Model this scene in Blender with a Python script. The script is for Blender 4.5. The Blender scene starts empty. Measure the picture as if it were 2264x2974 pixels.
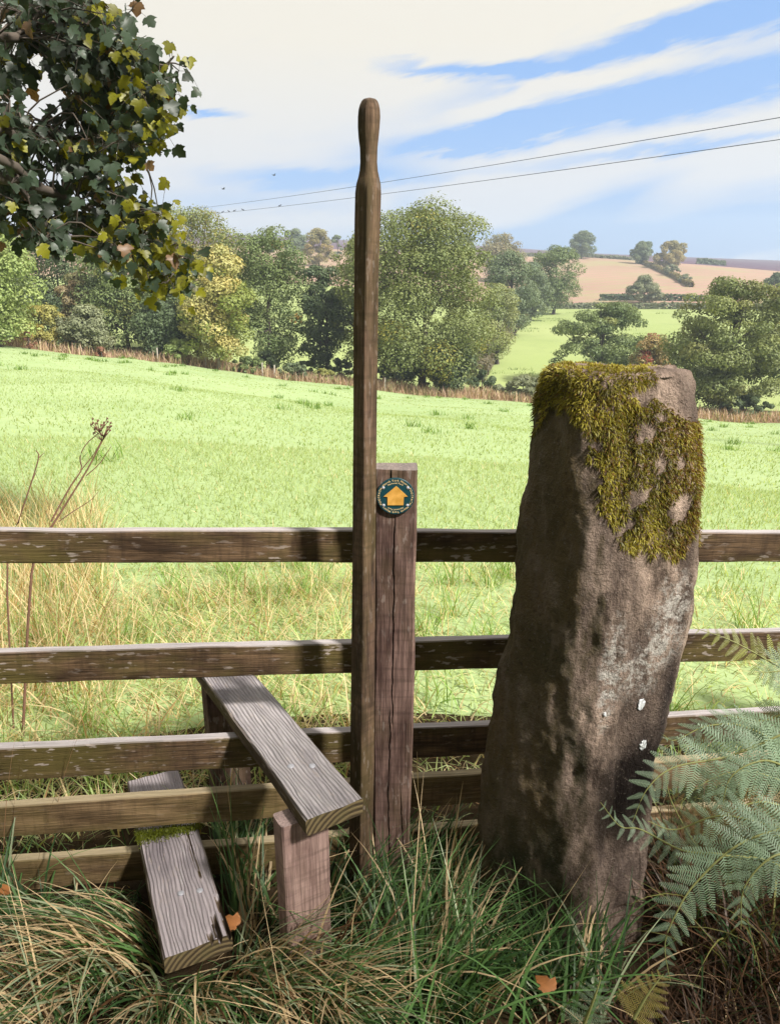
import bpy, math
import numpy as np
from mathutils import Vector, Matrix, noise as mnoise

# ------------------------------------------------------------------ camera
F, CX, CY = 2246.0, 1132.0, 1487.0          # photo pixels
PITCH = math.radians(17.0)
CAMZ = 1.6
scene = bpy.context.scene
COL = scene.collection
cd = bpy.data.cameras.new("camera")
cd.sensor_fit = 'HORIZONTAL'; cd.sensor_width = 36.0; cd.lens = F / 2264.0 * 36.0
cd.clip_start = 0.05; cd.clip_end = 12000.0
cam = bpy.data.objects.new("camera", cd); COL.objects.link(cam)
cam.location = (0, 0, CAMZ)
cam.rotation_euler = (math.radians(90) - PITCH, 0, 0)
scene.camera = cam
CP, SP = math.cos(PITCH), math.sin(PITCH)

def ray(px, py):
    a = (px - CX) / F; b = -(py - CY) / F
    return np.array([a, CP + b * SP, -SP + b * CP])
def at_plane(px, py, Y0, k=0.0):
    d = ray(px, py); t = Y0 / (d[1] - k * d[0])
    return np.array([d[0] * t, d[1] * t, CAMZ + d[2] * t])
def at_z(px, py, z):
    d = ray(px, py); t = (z - CAMZ) / d[2]
    return np.array([d[0] * t, d[1] * t, z])
def at_r(px, py, r):
    d = ray(px, py); t = r / math.hypot(d[0], d[1])
    return np.array([d[0] * t, d[1] * t, CAMZ + d[2] * t])
def project(P):
    P = np.atleast_2d(P)
    dep = P[:, 1] * CP - (P[:, 2] - CAMZ) * SP
    up = P[:, 1] * SP + (P[:, 2] - CAMZ) * CP
    return CX + F * P[:, 0] / dep, CY - F * up / dep, dep

# ------------------------------------------------------------------ node helpers
def node(nt, typ, ins=None, out=0, **props):
    n = nt.nodes.new(typ)
    for k, v in props.items(): setattr(n, k, v)
    for k, v in (ins or {}).items():
        s = n.inputs[k]
        if isinstance(v, bpy.types.NodeSocket): nt.links.new(v, s)
        else:
            if isinstance(v, tuple) and len(v) == 3 and s.type == 'RGBA': v = v + (1.0,)
            s.default_value = v
    return n.outputs[out] if out is not None else n
def M(nt, op, a, b=0.0, c=0.0, clamp=False):
    return node(nt, 'ShaderNodeMath', {0: a, 1: b, 2: c}, operation=op, use_clamp=clamp)
def mix(nt, fac, a, b, blend='MIX'):
    n = nt.nodes.new('ShaderNodeMix'); n.data_type = 'RGBA'; n.blend_type = blend
    for i, v in ((0, fac), (6, a), (7, b)):
        if isinstance(v, bpy.types.NodeSocket): nt.links.new(v, n.inputs[i])
        else: n.inputs[i].default_value = v if i == 0 else (tuple(v) + (1.0,))[:4]
    return n.outputs[2]
def ramp(nt, fac, p0, p1, c0=(0, 0, 0), c1=(1, 1, 1)):
    n = nt.nodes.new('ShaderNodeValToRGB'); nt.links.new(fac, n.inputs[0])
    e = n.color_ramp.elements
    e[0].position = p0; e[1].position = p1
    e[0].color = tuple(c0) + (1,); e[1].color = tuple(c1) + (1,)
    return n.outputs[0]
def nz(nt, vec, scale, detail=4.0, rough=0.55, dist=0.0):
    return node(nt, 'ShaderNodeTexNoise', {'Vector': vec, 'Scale': scale, 'Detail': detail, 'Roughness': rough, 'Distortion': dist})
def vmul(nt, vec, s):
    return node(nt, 'ShaderNodeVectorMath', {0: vec, 1: s}, operation='MULTIPLY')

# ------------------------------------------------------------------ world, sun, exposure
SUN_EL = math.radians(44); SUN_AZ = math.radians(128)      # azimuth from +Y towards +X
S = Vector((math.sin(SUN_AZ) * math.cos(SUN_EL), math.cos(SUN_AZ) * math.cos(SUN_EL), math.sin(SUN_EL)))
sl = bpy.data.lights.new("sun", 'SUN'); sl.energy = 4.4; sl.angle = math.radians(5.0); sl.color = (1.0, 0.955, 0.88)
so = bpy.data.objects.new("sun", sl); COL.objects.link(so)
so.rotation_euler = (-S).to_track_quat('-Z', 'Y').to_euler(); so.location = (6, -6, 9)

def azel(px, py):
    d = ray(px, py); d = d / np.linalg.norm(d)
    return math.atan2(d[0], d[1]), math.asin(d[2])
w = bpy.data.worlds.new("World"); scene.world = w; w.use_nodes = True
nt = w.node_tree; nt.nodes.clear()
sky = node(nt, 'ShaderNodeTexSky', sky_type='NISHITA', sun_disc=False, sun_elevation=SUN_EL, sun_rotation=SUN_AZ,
           air_density=1.0, dust_density=0.6, ozone_density=2.0)
gen = node(nt, 'ShaderNodeTexCoord', out=0)
sx, sy, sz = node(nt, 'ShaderNodeSeparateXYZ', {0: gen}, out=None).outputs
az = M(nt, 'ARCTAN2', sx, sy); el = M(nt, 'ARCSINE', sz)
pv = node(nt, 'ShaderNodeCombineXYZ', {0: az, 1: el, 2: 0.0})
tilt = M(nt, 'ADD', M(nt, 'MULTIPLY', az, -0.2), el)      # streaks rise gently to the right
sv = node(nt, 'ShaderNodeCombineXYZ', {0: M(nt, 'MULTIPLY', az, 2.6), 1: M(nt, 'MULTIPLY', tilt, 13.0), 2: 3.7})
n1 = nz(nt, sv, 1.6, 6.0, 0.6, 0.6)
n2 = nz(nt, sv, 5.0, 5.0, 0.6, 0.3)
wob = M(nt, 'ADD', M(nt, 'MULTIPLY', M(nt, 'SUBTRACT', n1, 0.5), 0.05), M(nt, 'MULTIPLY', M(nt, 'SUBTRACT', n2, 0.5), 0.03))
mask = None
for (px, py, L, W, slope, amp) in [
        (1390, 203, 235, 17, 0.05, 0.95), (1880, 110, 400, 30, -0.22, 1.0), (2240, 50, 260, 40, -0.15, 1.0),
        (1650, 335, 480, 30, -0.2, 1.05), (2180, 235, 330, 36, -0.17, 1.0), (1350, 400, 260, 30, -0.06, 0.9), (1950, 425, 380, 14, -0.1, 0.7),
        (960, 510, 300, 28, 0.0, 1.0), (600, 322, 80, 11, 0.0, 0.8), (2200, 645, 420, 70, -0.12, 1.15), (1720, 615, 190, 42, -0.35, 1.0),
        (1180, 595, 60, 40, -0.5, 0.4), (700, 590, 300, 40, 0.0, 0.5), (1600, 700, 800, 30, 0.0, 0.8)]:
    a0, e0 = azel(px, py); a = math.atan(slope); c, s_ = math.cos(a), -math.sin(a)
    da = M(nt, 'SUBTRACT', az, a0); de = M(nt, 'ADD', M(nt, 'SUBTRACT', el, e0), wob)
    u = M(nt, 'ADD', M(nt, 'MULTIPLY', da, c * F / L), M(nt, 'MULTIPLY', de, s_ * F / L))
    v = M(nt, 'ADD', M(nt, 'MULTIPLY', da, -s_ * F / W), M(nt, 'MULTIPLY', de, c * F / W))
    g = M(nt, 'MULTIPLY', M(nt, 'POWER', 2.718, M(nt, 'MULTIPLY', M(nt, 'ADD', M(nt, 'MULTIPLY', u, u), M(nt, 'MULTIPLY', v, v)), -1.0)), amp)
    mask = g if mask is None else M(nt, 'ADD', mask, g)
mask = M(nt, 'ADD', mask, M(nt, 'MULTIPLY', M(nt, 'SUBTRACT', n1, 0.58), 0.7, clamp=False))
mask = M(nt, 'MULTIPLY', mask, M(nt, 'ADD', 0.55, M(nt, 'MULTIPLY', n2, 0.9)), clamp=True)
mask = ramp(nt, mask, 0.02, 0.75)
elf = M(nt, 'MULTIPLY', el, 4.0, clamp=True)
cloud = mix(nt, elf, (3.2, 3.5, 4.2), (4.0, 3.78, 3.32))
blue = mix(nt, 0.85, sky, (1.0, 2.0, 3.95))
skyc = mix(nt, mask, cloud, blue)
bg = node(nt, 'ShaderNodeBackground', {'Color': skyc, 'Strength': 0.1})
nt.links.new(bg, node(nt, 'ShaderNodeOutputWorld', out=None).inputs['Surface'])

vs = scene.view_settings
vs.view_transform = 'Standard'; vs.look = 'None'; vs.exposure = 1.22; vs.gamma = 1.0; vs.use_curve_mapping = False
scene.cycles.use_denoising = True
scene.cycles.max_bounces = 6; scene.cycles.transparent_max_bounces = 8; scene.cycles.volume_bounces = 0

# ------------------------------------------------------------------ object helpers
def tag(o, label=None, cat=None, group=None, kind=None):
    if label: o['label'] = label
    if cat: o['category'] = cat
    if group: o['group'] = group
    if kind: o['kind'] = kind
    return o
def empty(name, loc=(0, 0, 0)):
    o = bpy.data.objects.new(name, None); o.empty_display_size = 0.1; o.location = loc; COL.objects.link(o); return o
def link(name, me, parent=None, mw=None):
    o = bpy.data.objects.new(name, me); COL.objects.link(o)
    if parent is not None:
        o.parent = parent
        base = Matrix.Translation(parent.location) if parent.parent is None else PW[parent.name]
        loc = mw if mw is not None else Matrix.Identity(4)
        o.matrix_basis = base.inverted() @ loc
        PW[o.name] = loc
    elif mw is not None: o.matrix_basis = mw
    return o
PW = {}
def np_mesh(name, V, Fc, mats, col=None, smooth=False, mi=None):
    V = np.asarray(V, dtype=np.float32).reshape(-1, 3); Fc = np.asarray(Fc, dtype=np.int32)
    me = bpy.data.meshes.new(name)
    me.vertices.add(len(V)); me.vertices.foreach_set('co', V.ravel())
    k = Fc.shape[1]
    me.loops.add(Fc.size); me.loops.foreach_set('vertex_index', Fc.ravel())
    me.polygons.add(len(Fc)); me.polygons.foreach_set('loop_start', np.arange(0, Fc.size, k, dtype=np.int32))
    me.polygons.foreach_set('loop_total', np.full(len(Fc), k, dtype=np.int32))
    if mi is not None: me.polygons.foreach_set('material_index', np.asarray(mi, dtype=np.int32))
    if smooth: me.polygons.foreach_set('use_smooth', np.ones(len(Fc), dtype=bool))
    me.update(calc_edges=True)
    if col is not None:
        at = me.color_attributes.new('Col', 'FLOAT_COLOR', 'POINT')
        c4 = np.ones((len(V), 4), dtype=np.float32); c4[:, :3] = col
        at.data.foreach_set('color', c4.ravel())
    for m in (mats if isinstance(mats, (list, tuple)) else [mats]): me.materials.append(m)
    return me
def tube(pts, rad, sides=6):
    pts = np.asarray(pts, float); rad = np.asarray(rad, float); n = len(pts)
    T = np.gradient(pts, axis=0); T /= np.linalg.norm(T, axis=1)[:, None] + 1e-9
    ref = np.where(np.abs(T[:, 2:3]) > 0.9, np.array([[1., 0, 0]]), np.array([[0., 0, 1]]))
    A = np.cross(T, ref); A /= np.linalg.norm(A, axis=1)[:, None] + 1e-9
    B = np.cross(T, A)
    th = np.arange(sides) / sides * 2 * np.pi
    V = pts[:, None] + rad[:, None, None] * (A[:, None] * np.cos(th)[None, :, None] + B[:, None] * np.sin(th)[None, :, None])
    i = np.arange(n - 1)[:, None] * sides; j = np.arange(sides)[None]; j2 = (j + 1) % sides
    Q = np.stack([i + j, i + j2, i + sides + j2, i + sides + j], -1).reshape(-1, 4)
    return V.reshape(-1, 3), Q
def merge(parts):
    Vs, Fs, o = [], [], 0
    for v, f in parts:
        Vs.append(v); Fs.append(np.asarray(f) + o); o += len(v)
    return np.concatenate(Vs), np.concatenate(Fs)
def spline(ctrl, n):
    c = np.asarray(ctrl, float)
    if len(c) == 2:
        t = np.linspace(0, 1, n)[:, None]; return c[0] * (1 - t) + c[1] * t
    P = np.vstack([2 * c[0] - c[1], c, 2 * c[-1] - c[-2]])
    out = []
    for t in np.linspace(0, len(c) - 1 - 1e-6, n):
        i = int(t); f = t - i; p0, p1, p2, p3 = P[i:i + 4]
        out.append(0.5 * (2 * p1 + (p2 - p0) * f + (2 * p0 - 5 * p1 + 4 * p2 - p3) * f * f + (3 * p1 - p0 - 3 * p2 + p3) * f ** 3))
    return np.array(out)
def unit(v):
    v = np.asarray(v, float); return v / (np.linalg.norm(v, axis=-1, keepdims=True) + 1e-9)

# ------------------------------------------------------------------ materials
def new_mat(name):
    m = bpy.data.materials.new(name); m.use_nodes = True; m.node_tree.nodes.clear(); return m, m.node_tree
def finish(nt, col, rough=0.85, bump=None, bstr=0.3, bdist=0.01, spec=0.25):
    ins = {'Base Color': col, 'Roughness': rough, 'Specular IOR Level': spec}
    if bump is not None:
        ins['Normal'] = node(nt, 'ShaderNodeBump', {'Strength': bstr, 'Distance': bdist, 'Height': bump})
    p = node(nt, 'ShaderNodeBsdfPrincipled', ins)
    nt.links.new(p, node(nt, 'ShaderNodeOutputMaterial', out=None).inputs['Surface'])

def leaf_mat(name, trans=0.3, rough=0.55, spec=0.3, noisy=0.0):
    m, nt = new_mat(name)
    c = node(nt, 'ShaderNodeAttribute', attribute_name='Col')
    if noisy:
        oc = node(nt, 'ShaderNodeTexCoord', out=3)
        c = mix(nt, M(nt, 'MULTIPLY', ramp(nt, nz(nt, oc, 60.0, 2.0), 0.58, 0.7), noisy), c, (0.03, 0.02, 0.008))
    p = node(nt, 'ShaderNodeBsdfPrincipled', {'Base Color': c, 'Roughness': rough, 'Specular IOR Level': spec})
    t = node(nt, 'ShaderNodeBsdfTranslucent', {'Color': mix(nt, 0.7, c, mix(nt, 1.0, c, (1.5, 1.35, 0.5), 'MULTIPLY'))})
    s = node(nt, 'ShaderNodeMixShader', {0: trans, 1: p, 2: t})
    nt.links.new(s, node(nt, 'ShaderNodeOutputMaterial', out=None).inputs['Surface'])
    return m
LEAF = leaf_mat('foliage')
GRASS = leaf_mat('grass_blade', 0.3, 0.5, 0.35)
TURF = leaf_mat('turf_blade', 0.5, 0.6, 0.2)

def wood_mat(name, dark, light, algae=0.5, grey=0.5, greycol=(0.36, 0.33, 0.33), rings=0.0, fleck=0.5):
    m, nt = new_mat(name)
    oc = node(nt, 'ShaderNodeTexCoord', out=3)
    rnd = node(nt, 'ShaderNodeObjectInfo', out=5)
    v = node(nt, 'ShaderNodeVectorMath', {0: oc, 1: node(nt, 'ShaderNodeCombineXYZ', {0: M(nt, 'MULTIPLY', rnd, 37.0), 1: M(nt, 'MULTIPLY', rnd, 11.0), 2: M(nt, 'MULTIPLY', rnd, 5.0)})}, operation='ADD')
    fine = nz(nt, vmul(nt, v, (6.0, 150.0, 150.0)), 1.0, 6.0, 0.65)
    mid = nz(nt, vmul(nt, v, (5.0, 22.0, 22.0)), 1.0, 5.0, 0.6, 0.4)
    big = nz(nt, vmul(nt, v, (3.0, 7.0, 7.0)), 1.0, 5.0, 0.6)
    vert = nz(nt, vmul(nt, v, (60.0, 6.0, 9.0)), 1.0, 5.0, 0.6)
    c = mix(nt, ramp(nt, mid, 0.36, 0.64), dark, light)
    c = mix(nt, M(nt, 'MULTIPLY', ramp(nt, fine, 0.42, 0.62), 0.6), c, tuple(x * 0.45 for x in dark))
    c = mix(nt, M(nt, 'MULTIPLY', ramp(nt, vert, 0.48, 0.66), 0.45), c, tuple(x * 0.5 for x in dark))
    if algae: c = mix(nt, M(nt, 'MULTIPLY', ramp(nt, big, 0.42, 0.62), algae), c, (0.105, 0.085, 0.022))
    nrm = node(nt, 'ShaderNodeNewGeometry', out=1)
    nzz = node(nt, 'ShaderNodeSeparateXYZ', {0: nrm}, out=2)
    top = ramp(nt, nzz, 0.6, 0.9)
    gcol = mix(nt, ramp(nt, fine, 0.3, 0.75), greycol, tuple(x * 0.5 for x in greycol))
    bump = fine
    if rings:
        wv = node(nt, 'ShaderNodeTexWave', {'Vector': vmul(nt, v, (0.28, 1.0, 0.35)), 'Scale': 34.0, 'Distortion': 7.0, 'Detail': 2.0, 'Detail Scale': 0.8}, out=1, bands_direction='Y')
        gcol = mix(nt, M(nt, 'MULTIPLY', ramp(nt, wv, 0.15, 0.6), rings), mix(nt, 0.5, gcol, tuple(x * 0.42 for x in greycol)), gcol)
        bump = M(nt, 'ADD', fine, M(nt, 'MULTIPLY', wv, 0.8))
        gcol = mix(nt, M(nt, 'MULTIPLY', ramp(nt, big, 0.5, 0.68), 0.6), gcol, (0.10, 0.085, 0.10))
        gcol = mix(nt, M(nt, 'MULTIPLY', ramp(nt, mid, 0.62, 0.72), 0.5), gcol, (0.5, 0.49, 0.48))
    c = mix(nt, M(nt, 'MULTIPLY', top, grey), c, gcol)
    fl = nz(nt, vmul(nt, v, (28.0, 90.0, 90.0)), 1.0, 3.0, 0.5)
    flm = M(nt, 'MULTIPLY', ramp(nt, fl, 0.60, 0.66), M(nt, 'MULTIPLY', ramp(nt, big, 0.35, 0.6), fleck))
    c = mix(nt, flm, c, (0.38, 0.32, 0.29))
    finish(nt, c, 0.85, bump, 0.8, 0.006)
    return m
RAIL = wood_mat('rail_wood', (0.040, 0.022, 0.011), (0.15, 0.092, 0.050), 0.7, 0.85, (0.50, 0.46, 0.47), fleck=0.8)
RAILY = wood_mat('rail_wood_fresher', (0.10, 0.062, 0.030), (0.28, 0.185, 0.10), 0.55, 0.8, (0.44, 0.36, 0.23), fleck=0.15)
POSTM = wood_mat('post_wood', (0.07, 0.038, 0.031), (0.22, 0.138, 0.116), 0.3, 0.4)
POLEM = wood_mat('pole_wood', (0.034, 0.019, 0.013), (0.16, 0.098, 0.066), 0.3, 0.2, fleck=0.25)
SUPM = wood_mat('support_wood', (0.22, 0.135, 0.118), (0.42, 0.285, 0.25), 0.15, 0.3, fleck=0.0)
PLANK = wood_mat('plank_wood', (0.055, 0.036, 0.02), (0.13, 0.09, 0.055), 0.4, 1.0, (0.45, 0.41, 0.42), rings=0.8)
PLANKD = wood_mat('plank_wood_dark', (0.055, 0.036, 0.02), (0.13, 0.09, 0.055), 0.4, 1.0, (0.48, 0.42, 0.44), rings=0.45)
m, nt = new_mat('end_grain')
oc = node(nt, 'ShaderNodeTexCoord', out=3)
wv = node(nt, 'ShaderNodeTexWave', {'Vector': vmul(nt, node(nt, 'ShaderNodeVectorMath', {0: oc, 1: (0.0, 0.05, 0.14)}, operation='ADD'), (0.02, 1.0, 0.8)), 'Scale': 26.0, 'Distortion': 1.2, 'Detail': 2.0}, out=1, wave_type='RINGS', rings_direction='X')
c = mix(nt, ramp(nt, wv, 0.2, 0.75), (0.05, 0.035, 0.019), (0.155, 0.115, 0.058))
c = mix(nt, M(nt, 'MULTIPLY', ramp(nt, nz(nt, oc, 18.0), 0.5, 0.7), 0.5), c, (0.09, 0.08, 0.03))
finish(nt, c, 0.9, wv, 0.5, 0.003); ENDG = m

def flat_mat(name, col, rough=0.6, vary=0.0, scale=20.0, metal=0.0, col2=None):
    m, nt = new_mat(name)
    c = col
    if vary:
        oc = node(nt, 'ShaderNodeTexCoord', out=3)
        c = mix(nt, M(nt, 'MULTIPLY', ramp(nt, nz(nt, oc, scale), 0.35, 0.68), vary), col, col2 or tuple(x * 0.4 for x in col))
    p = node(nt, 'ShaderNodeBsdfPrincipled', {'Base Color': c, 'Roughness': rough, 'Metallic': metal})
    nt.links.new(p, node(nt, 'ShaderNodeOutputMaterial', out=None).inputs['Surface'])
    return m
BARK = flat_mat('bark', (0.075, 0.058, 0.045), 0.9, 0.8, 6.0)
BARKP = flat_mat('pale_bark', (0.22, 0.19, 0.16), 0.9, 0.7, 3.0)
STEEL = flat_mat('weathered_steel', (0.42, 0.42, 0.46), 0.55, 0.5, 200.0, 0.3)

def ground_mat(name, cols, s1, s2, bump=0.0):
    m, nt = new_mat(name)
    oc = node(nt, 'ShaderNodeTexCoord', out=3)
    a = nz(nt, oc, s1, 6.0, 0.6); b = nz(nt, oc, s2, 6.0, 0.65)
    c = mix(nt, ramp(nt, a, 0.35, 0.65), cols[0], cols[1])
    c = mix(nt, M(nt, 'MULTIPLY', ramp(nt, b, 0.5, 0.75), 0.7), c, cols[2])
    finish(nt, c, 0.95, b if bump else None, 0.6, bump or 0.01, 0.1)
    return m
EARTH = ground_mat('earth', [(0.022, 0.014, 0.008), (0.05, 0.032, 0.016), (0.03, 0.035, 0.012)], 4.0, 40.0, 0.02)
MEADOW = ground_mat('meadow_turf', [(0.255, 0.335, 0.155), (0.29, 0.365, 0.18), (0.215, 0.295, 0.12)], 0.16, 1.4, 0.02)
VERGE = ground_mat('verge_earth', [(0.28, 0.21, 0.13), (0.34, 0.24, 0.15), (0.18, 0.17, 0.08)], 0.3, 2.0, 0.05)
FIELD2 = ground_mat('far_pasture', [(0.235, 0.29, 0.105), (0.275, 0.32, 0.13), (0.185, 0.235, 0.085)], 0.03, 0.12)
m, nt = new_mat('stubble')
oc = node(nt, 'ShaderNodeTexCoord', out=3)
rot = node(nt, 'ShaderNodeMapping', {'Vector': oc, 'Rotation': (0.0, 0.0, 0.9)})
wv = node(nt, 'ShaderNodeTexWave', {'Vector': rot, 'Scale': 0.045, 'Distortion': 1.5, 'Detail': 3.0, 'Detail Scale': 2.0}, out=1)
c = mix(nt, ramp(nt, nz(nt, oc, 0.012, 6.0), 0.38, 0.62), (0.27, 0.175, 0.135), (0.32, 0.20, 0.16))
c = mix(nt, M(nt, 'MULTIPLY', ramp(nt, wv, 0.35, 0.8), 0.45), c, (0.235, 0.215, 0.11))
c = mix(nt, M(nt, 'MULTIPLY', ramp(nt, nz(nt, oc, 0.03, 6.0), 0.5, 0.66), 0.7), c, (0.245, 0.235, 0.12))
finish(nt, c, 0.95, None, spec=0.1); STUB = m
MOOR = ground_mat('heather_moor', [(0.10, 0.06, 0.085), (0.075, 0.05, 0.085), (0.14, 0.075, 0.075)], 0.004, 0.02)

# ------------------------------------------------------------------ terrain
COLS = [-600, 0, 400, 800, 1132, 1400, 1700, 2000, 2264, 2800]
COLB = np.array([azel(p, 1000)[0] for p in COLS])
RK = [0.0, 2.0, 4.0, 80.0, 88.0, 105.0, 260.0, 480.0, 1300.0, 2000.0]
def keyz(r, ys): return np.array([at_r(p, y, r)[2] for p, y in zip(COLS, ys)])
zedge = keyz(80, [975, 1010, 1045, 1100, 1138, 1162, 1190, 1217, 1233, 1260])
zsky = keyz(1300, [665, 660, 668, 684, 702, 713, 735, 747, 757, 765])
ZK = [np.full(10, -0.10), np.full(10, -0.15), np.full(10, -0.22), zedge, zedge - 0.4,
      keyz(105, [985, 1012, 1047, 1098, 1120, 1130, 1145, 1168, 1185, 1200]),
      keyz(260, [800, 800, 810, 820, 840, 880, 888, 890, 895, 900]),
      keyz(480, [700, 700, 705, 715, 730, 742, 748, 768, 790, 800]), zsky, zsky - 30]
def terrain(x, y):
    x = np.asarray(x, float); y = np.asarray(y, float)
    r = np.hypot(x, y); b = np.arctan2(x, y)
    out = np.zeros_like(r); zs = [np.interp(b, COLB, z) for z in ZK]
    for i in range(len(RK) - 1):
        t = np.clip((r - RK[i]) / (RK[i + 1] - RK[i]), 0, 1)
        out = np.where((r >= RK[i]), zs[i] * (1 - t) + zs[i + 1] * t, out)
    amp = np.clip((r - 5) / 30, 0, 1) * 0.16 * np.clip((150 - r) / 60, 0, 1)
    out = out + amp * (np.sin(x * 0.31 + y * 0.17) * np.sin(y * 0.23 - x * 0.11) + 0.5 * np.sin(x * 0.7 + 1.3) * np.sin(y * 0.55))
    return out
bs = np.concatenate([np.arange(-180, -45, 5.0), np.arange(-45, 45, 0.6), np.arange(45, 180, 5.0)])
bs = np.radians(bs)
def ring(name, r0, r1, n, matl, label=None):
    rs = np.geomspace(r0, r1, n) if r0 > 0 else np.linspace(0.001, r1, n)
    R, B = np.meshgrid(rs, bs, indexing='ij')
    x, y = R * np.sin(B), R * np.cos(B); z = terrain(x, y)
    V = np.stack([x, y, z], -1).reshape(-1, 3); k = len(bs)
    i = np.arange(n - 1)[:, None] * k; j = np.arange(k)[None]; j2 = (j + 1) % k
    Q = np.stack([i + j2, i + j, i + k + j, i + k + j2], -1).reshape(-1, 4)
    o = link(name, np_mesh(name, V, Q, matl, smooth=True))
    return tag(o, kind='structure')
ring('ground', 0, 2.9, 12, EARTH)
ring('meadow', 2.9, 80.0, 70, MEADOW)
ring('verge', 80.0, 86.0, 6, VERGE)
ring('pasture', 86.0, 260.0, 24, FIELD2)
ring('stubble_field', 260.0, 480.0, 14, STUB)
ring('moor', 480.0, 1380.0, 20, MOOR)

# ------------------------------------------------------------------ beams (wood with rounded, uneven edges)
def beam(name, parent, A, B, w, h, up, mats, seg=40, amp=0.0012, ch=0.004, kt=6, cracks=(), seed=0.0, taper=None):
    A, B = Vector(A), Vector(B); X = (B - A); L = X.length; X.normalize()
    Z = Vector(up); Z = (Z - X * Z.dot(X)).normalized(); Y = Z.cross(X)
    mw = Matrix(((X.x, Y.x, Z.x, A.x), (X.y, Y.y, Z.y, A.y), (X.z, Y.z, Z.z, A.z), (0, 0, 0, 1)))
    hw, hh = w / 2, h / 2
    sec = [(y, hh) for y in np.linspace(hw - ch, -hw + ch, kt + 1)]
    sec += [(-hw, z) for z in np.linspace(hh - ch, -hh + ch, 4)]
    sec += [(y, -hh) for y in np.linspace(-hw + ch, hw - ch, 4)]
    sec += [(hw, z) for z in np.linspace(-hh + ch, hh - ch, 4)]
    sec = np.array(sec); k = len(sec); xs = np.linspace(0, L, seg + 1)
    V = np.zeros((seg + 1, k, 3))
    for i, x in enumerate(xs):
        sc = taper(x / L) if taper else (1.0, 1.0)
        for j in range(k):
            y, z = sec[j]
            n = mnoise.noise_vector(Vector((x * 7 + seed, y * 25 + seed, z * 25))) * amp * 1.6 + mnoise.noise_vector(Vector((x * 2.2 + seed, y * 6, z * 6 + seed))) * amp * 2.2
            zz = z
            if j <= kt:
                for (yc, hwid, x0, x1, dep) in cracks:
                    if x0 < x < x1:
                        wob = 0.006 * mnoise.noise(Vector((x * 6 + yc * 50, 0, seed))) + 0.003 * mnoise.noise(Vector((x * 25, yc, 3)))
                        f = min(1.0, min(x - x0, x1 - x) / 0.04)
                        dd = abs(y - yc - wob) / (hwid)
                        if dd < 1: zz -= dep * f * (1 - dd * 0.5)
            V[i, j] = (x + n.x * (1 if i in (0, seg) else 0.3), y * sc[0] + n.y, zz * sc[1] + n.z)
    i = np.arange(seg)[:, None] * k; j = np.arange(k)[None]; j2 = (j + 1) % k
    Q = np.stack([i + j, i + j2, i + k + j2, i + k + j], -1).reshape(-1, 4)
    faces = [tuple(q) for q in Q[:, ::-1].tolist()]
    nq = len(faces)
    faces += [tuple(range(k))[::1], tuple(range(seg * k, seg * k + k))[::-1]]
    me = bpy.data.meshes.new(name); me.from_pydata(V.reshape(-1, 3).tolist(), [], faces)
    for mm in (mats if isinstance(mats, (list, tuple)) else [mats]): me.materials.append(mm)
    if isinstance(mats, (list, tuple)): me.polygons[nq].material_index = 1; me.polygons[nq + 1].material_index = 1
    for p in me.polygons[:nq]: p.use_smooth = True
    import bmesh
    bm = bmesh.new(); bm.from_mesh(me); bmesh.ops.recalc_face_normals(bm, faces=bm.faces); bm.to_mesh(me); bm.free()
    me.set_sharp_from_angle(angle=math.radians(38))
    return link(name, me, parent, mw)

# ------------------------------------------------------------------ fence
FY, FK = 1.97, 0.13          # front face of the rails: y = FY + FK x
fence = tag(empty('fence', (0, 2.0, -0.15)), 'weathered five-rail wooden fence running behind the stile and the standing stone', 'fence')
rails = [  # (py front-top, py bottom) at px 0 and px 2264
    ((1538, 1640), (1548, 1630), RAIL), ((1895, 2000), (1836, 1906), RAIL), ((2176, 2278), (2066, 2140), RAIL),
    ((2345, 2442), (2190, 2262), RAILY), ((2506, 2600), (2330, 2400), RAILY)]
TH = 0.032
fn = unit([-FK, 1.0, 0])       # into the field
pc = at_plane(1140, 1600, FY, FK)[0]
RT = {}
for i, ((t0, b0), (t1, b1), mt) in enumerate(rails):
    ends = []
    for px, t, b in ((0, t0, b0), (2264, t1, b1)):
        T, Bm = at_plane(px, t, FY, FK), at_plane(px, b, FY, FK)
        ends.append((T, T[2] - Bm[2]))
    (p0, h0), (p1, h1) = ends; h = 0.5 * (h0 + h1)
    def pt(x): 
        f = (x - p0[0]) / (p1[0] - p0[0]); q = p0 + (p1 - p0) * f
        return np.array([q[0], q[1], q[2] - h / 2]) + fn * TH / 2
    RT[i] = lambda x, p0=p0, p1=p1: (p0 + (p1 - p0) * ((x - p0[0]) / (p1[0] - p0[0])))
    beam('rail', fence, pt(-2.3), pt(pc - 0.002), TH, h, (0, 0, 1), mt, 110, 0.0016, 0.003, 3, seed=i * 3.1)
    beam('rail', fence, pt(pc + 0.002), pt(2.7), TH, h, (0, 0, 1), mt, 110, 0.0016, 0.003, 3, seed=i * 3.1 + 50)

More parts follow.
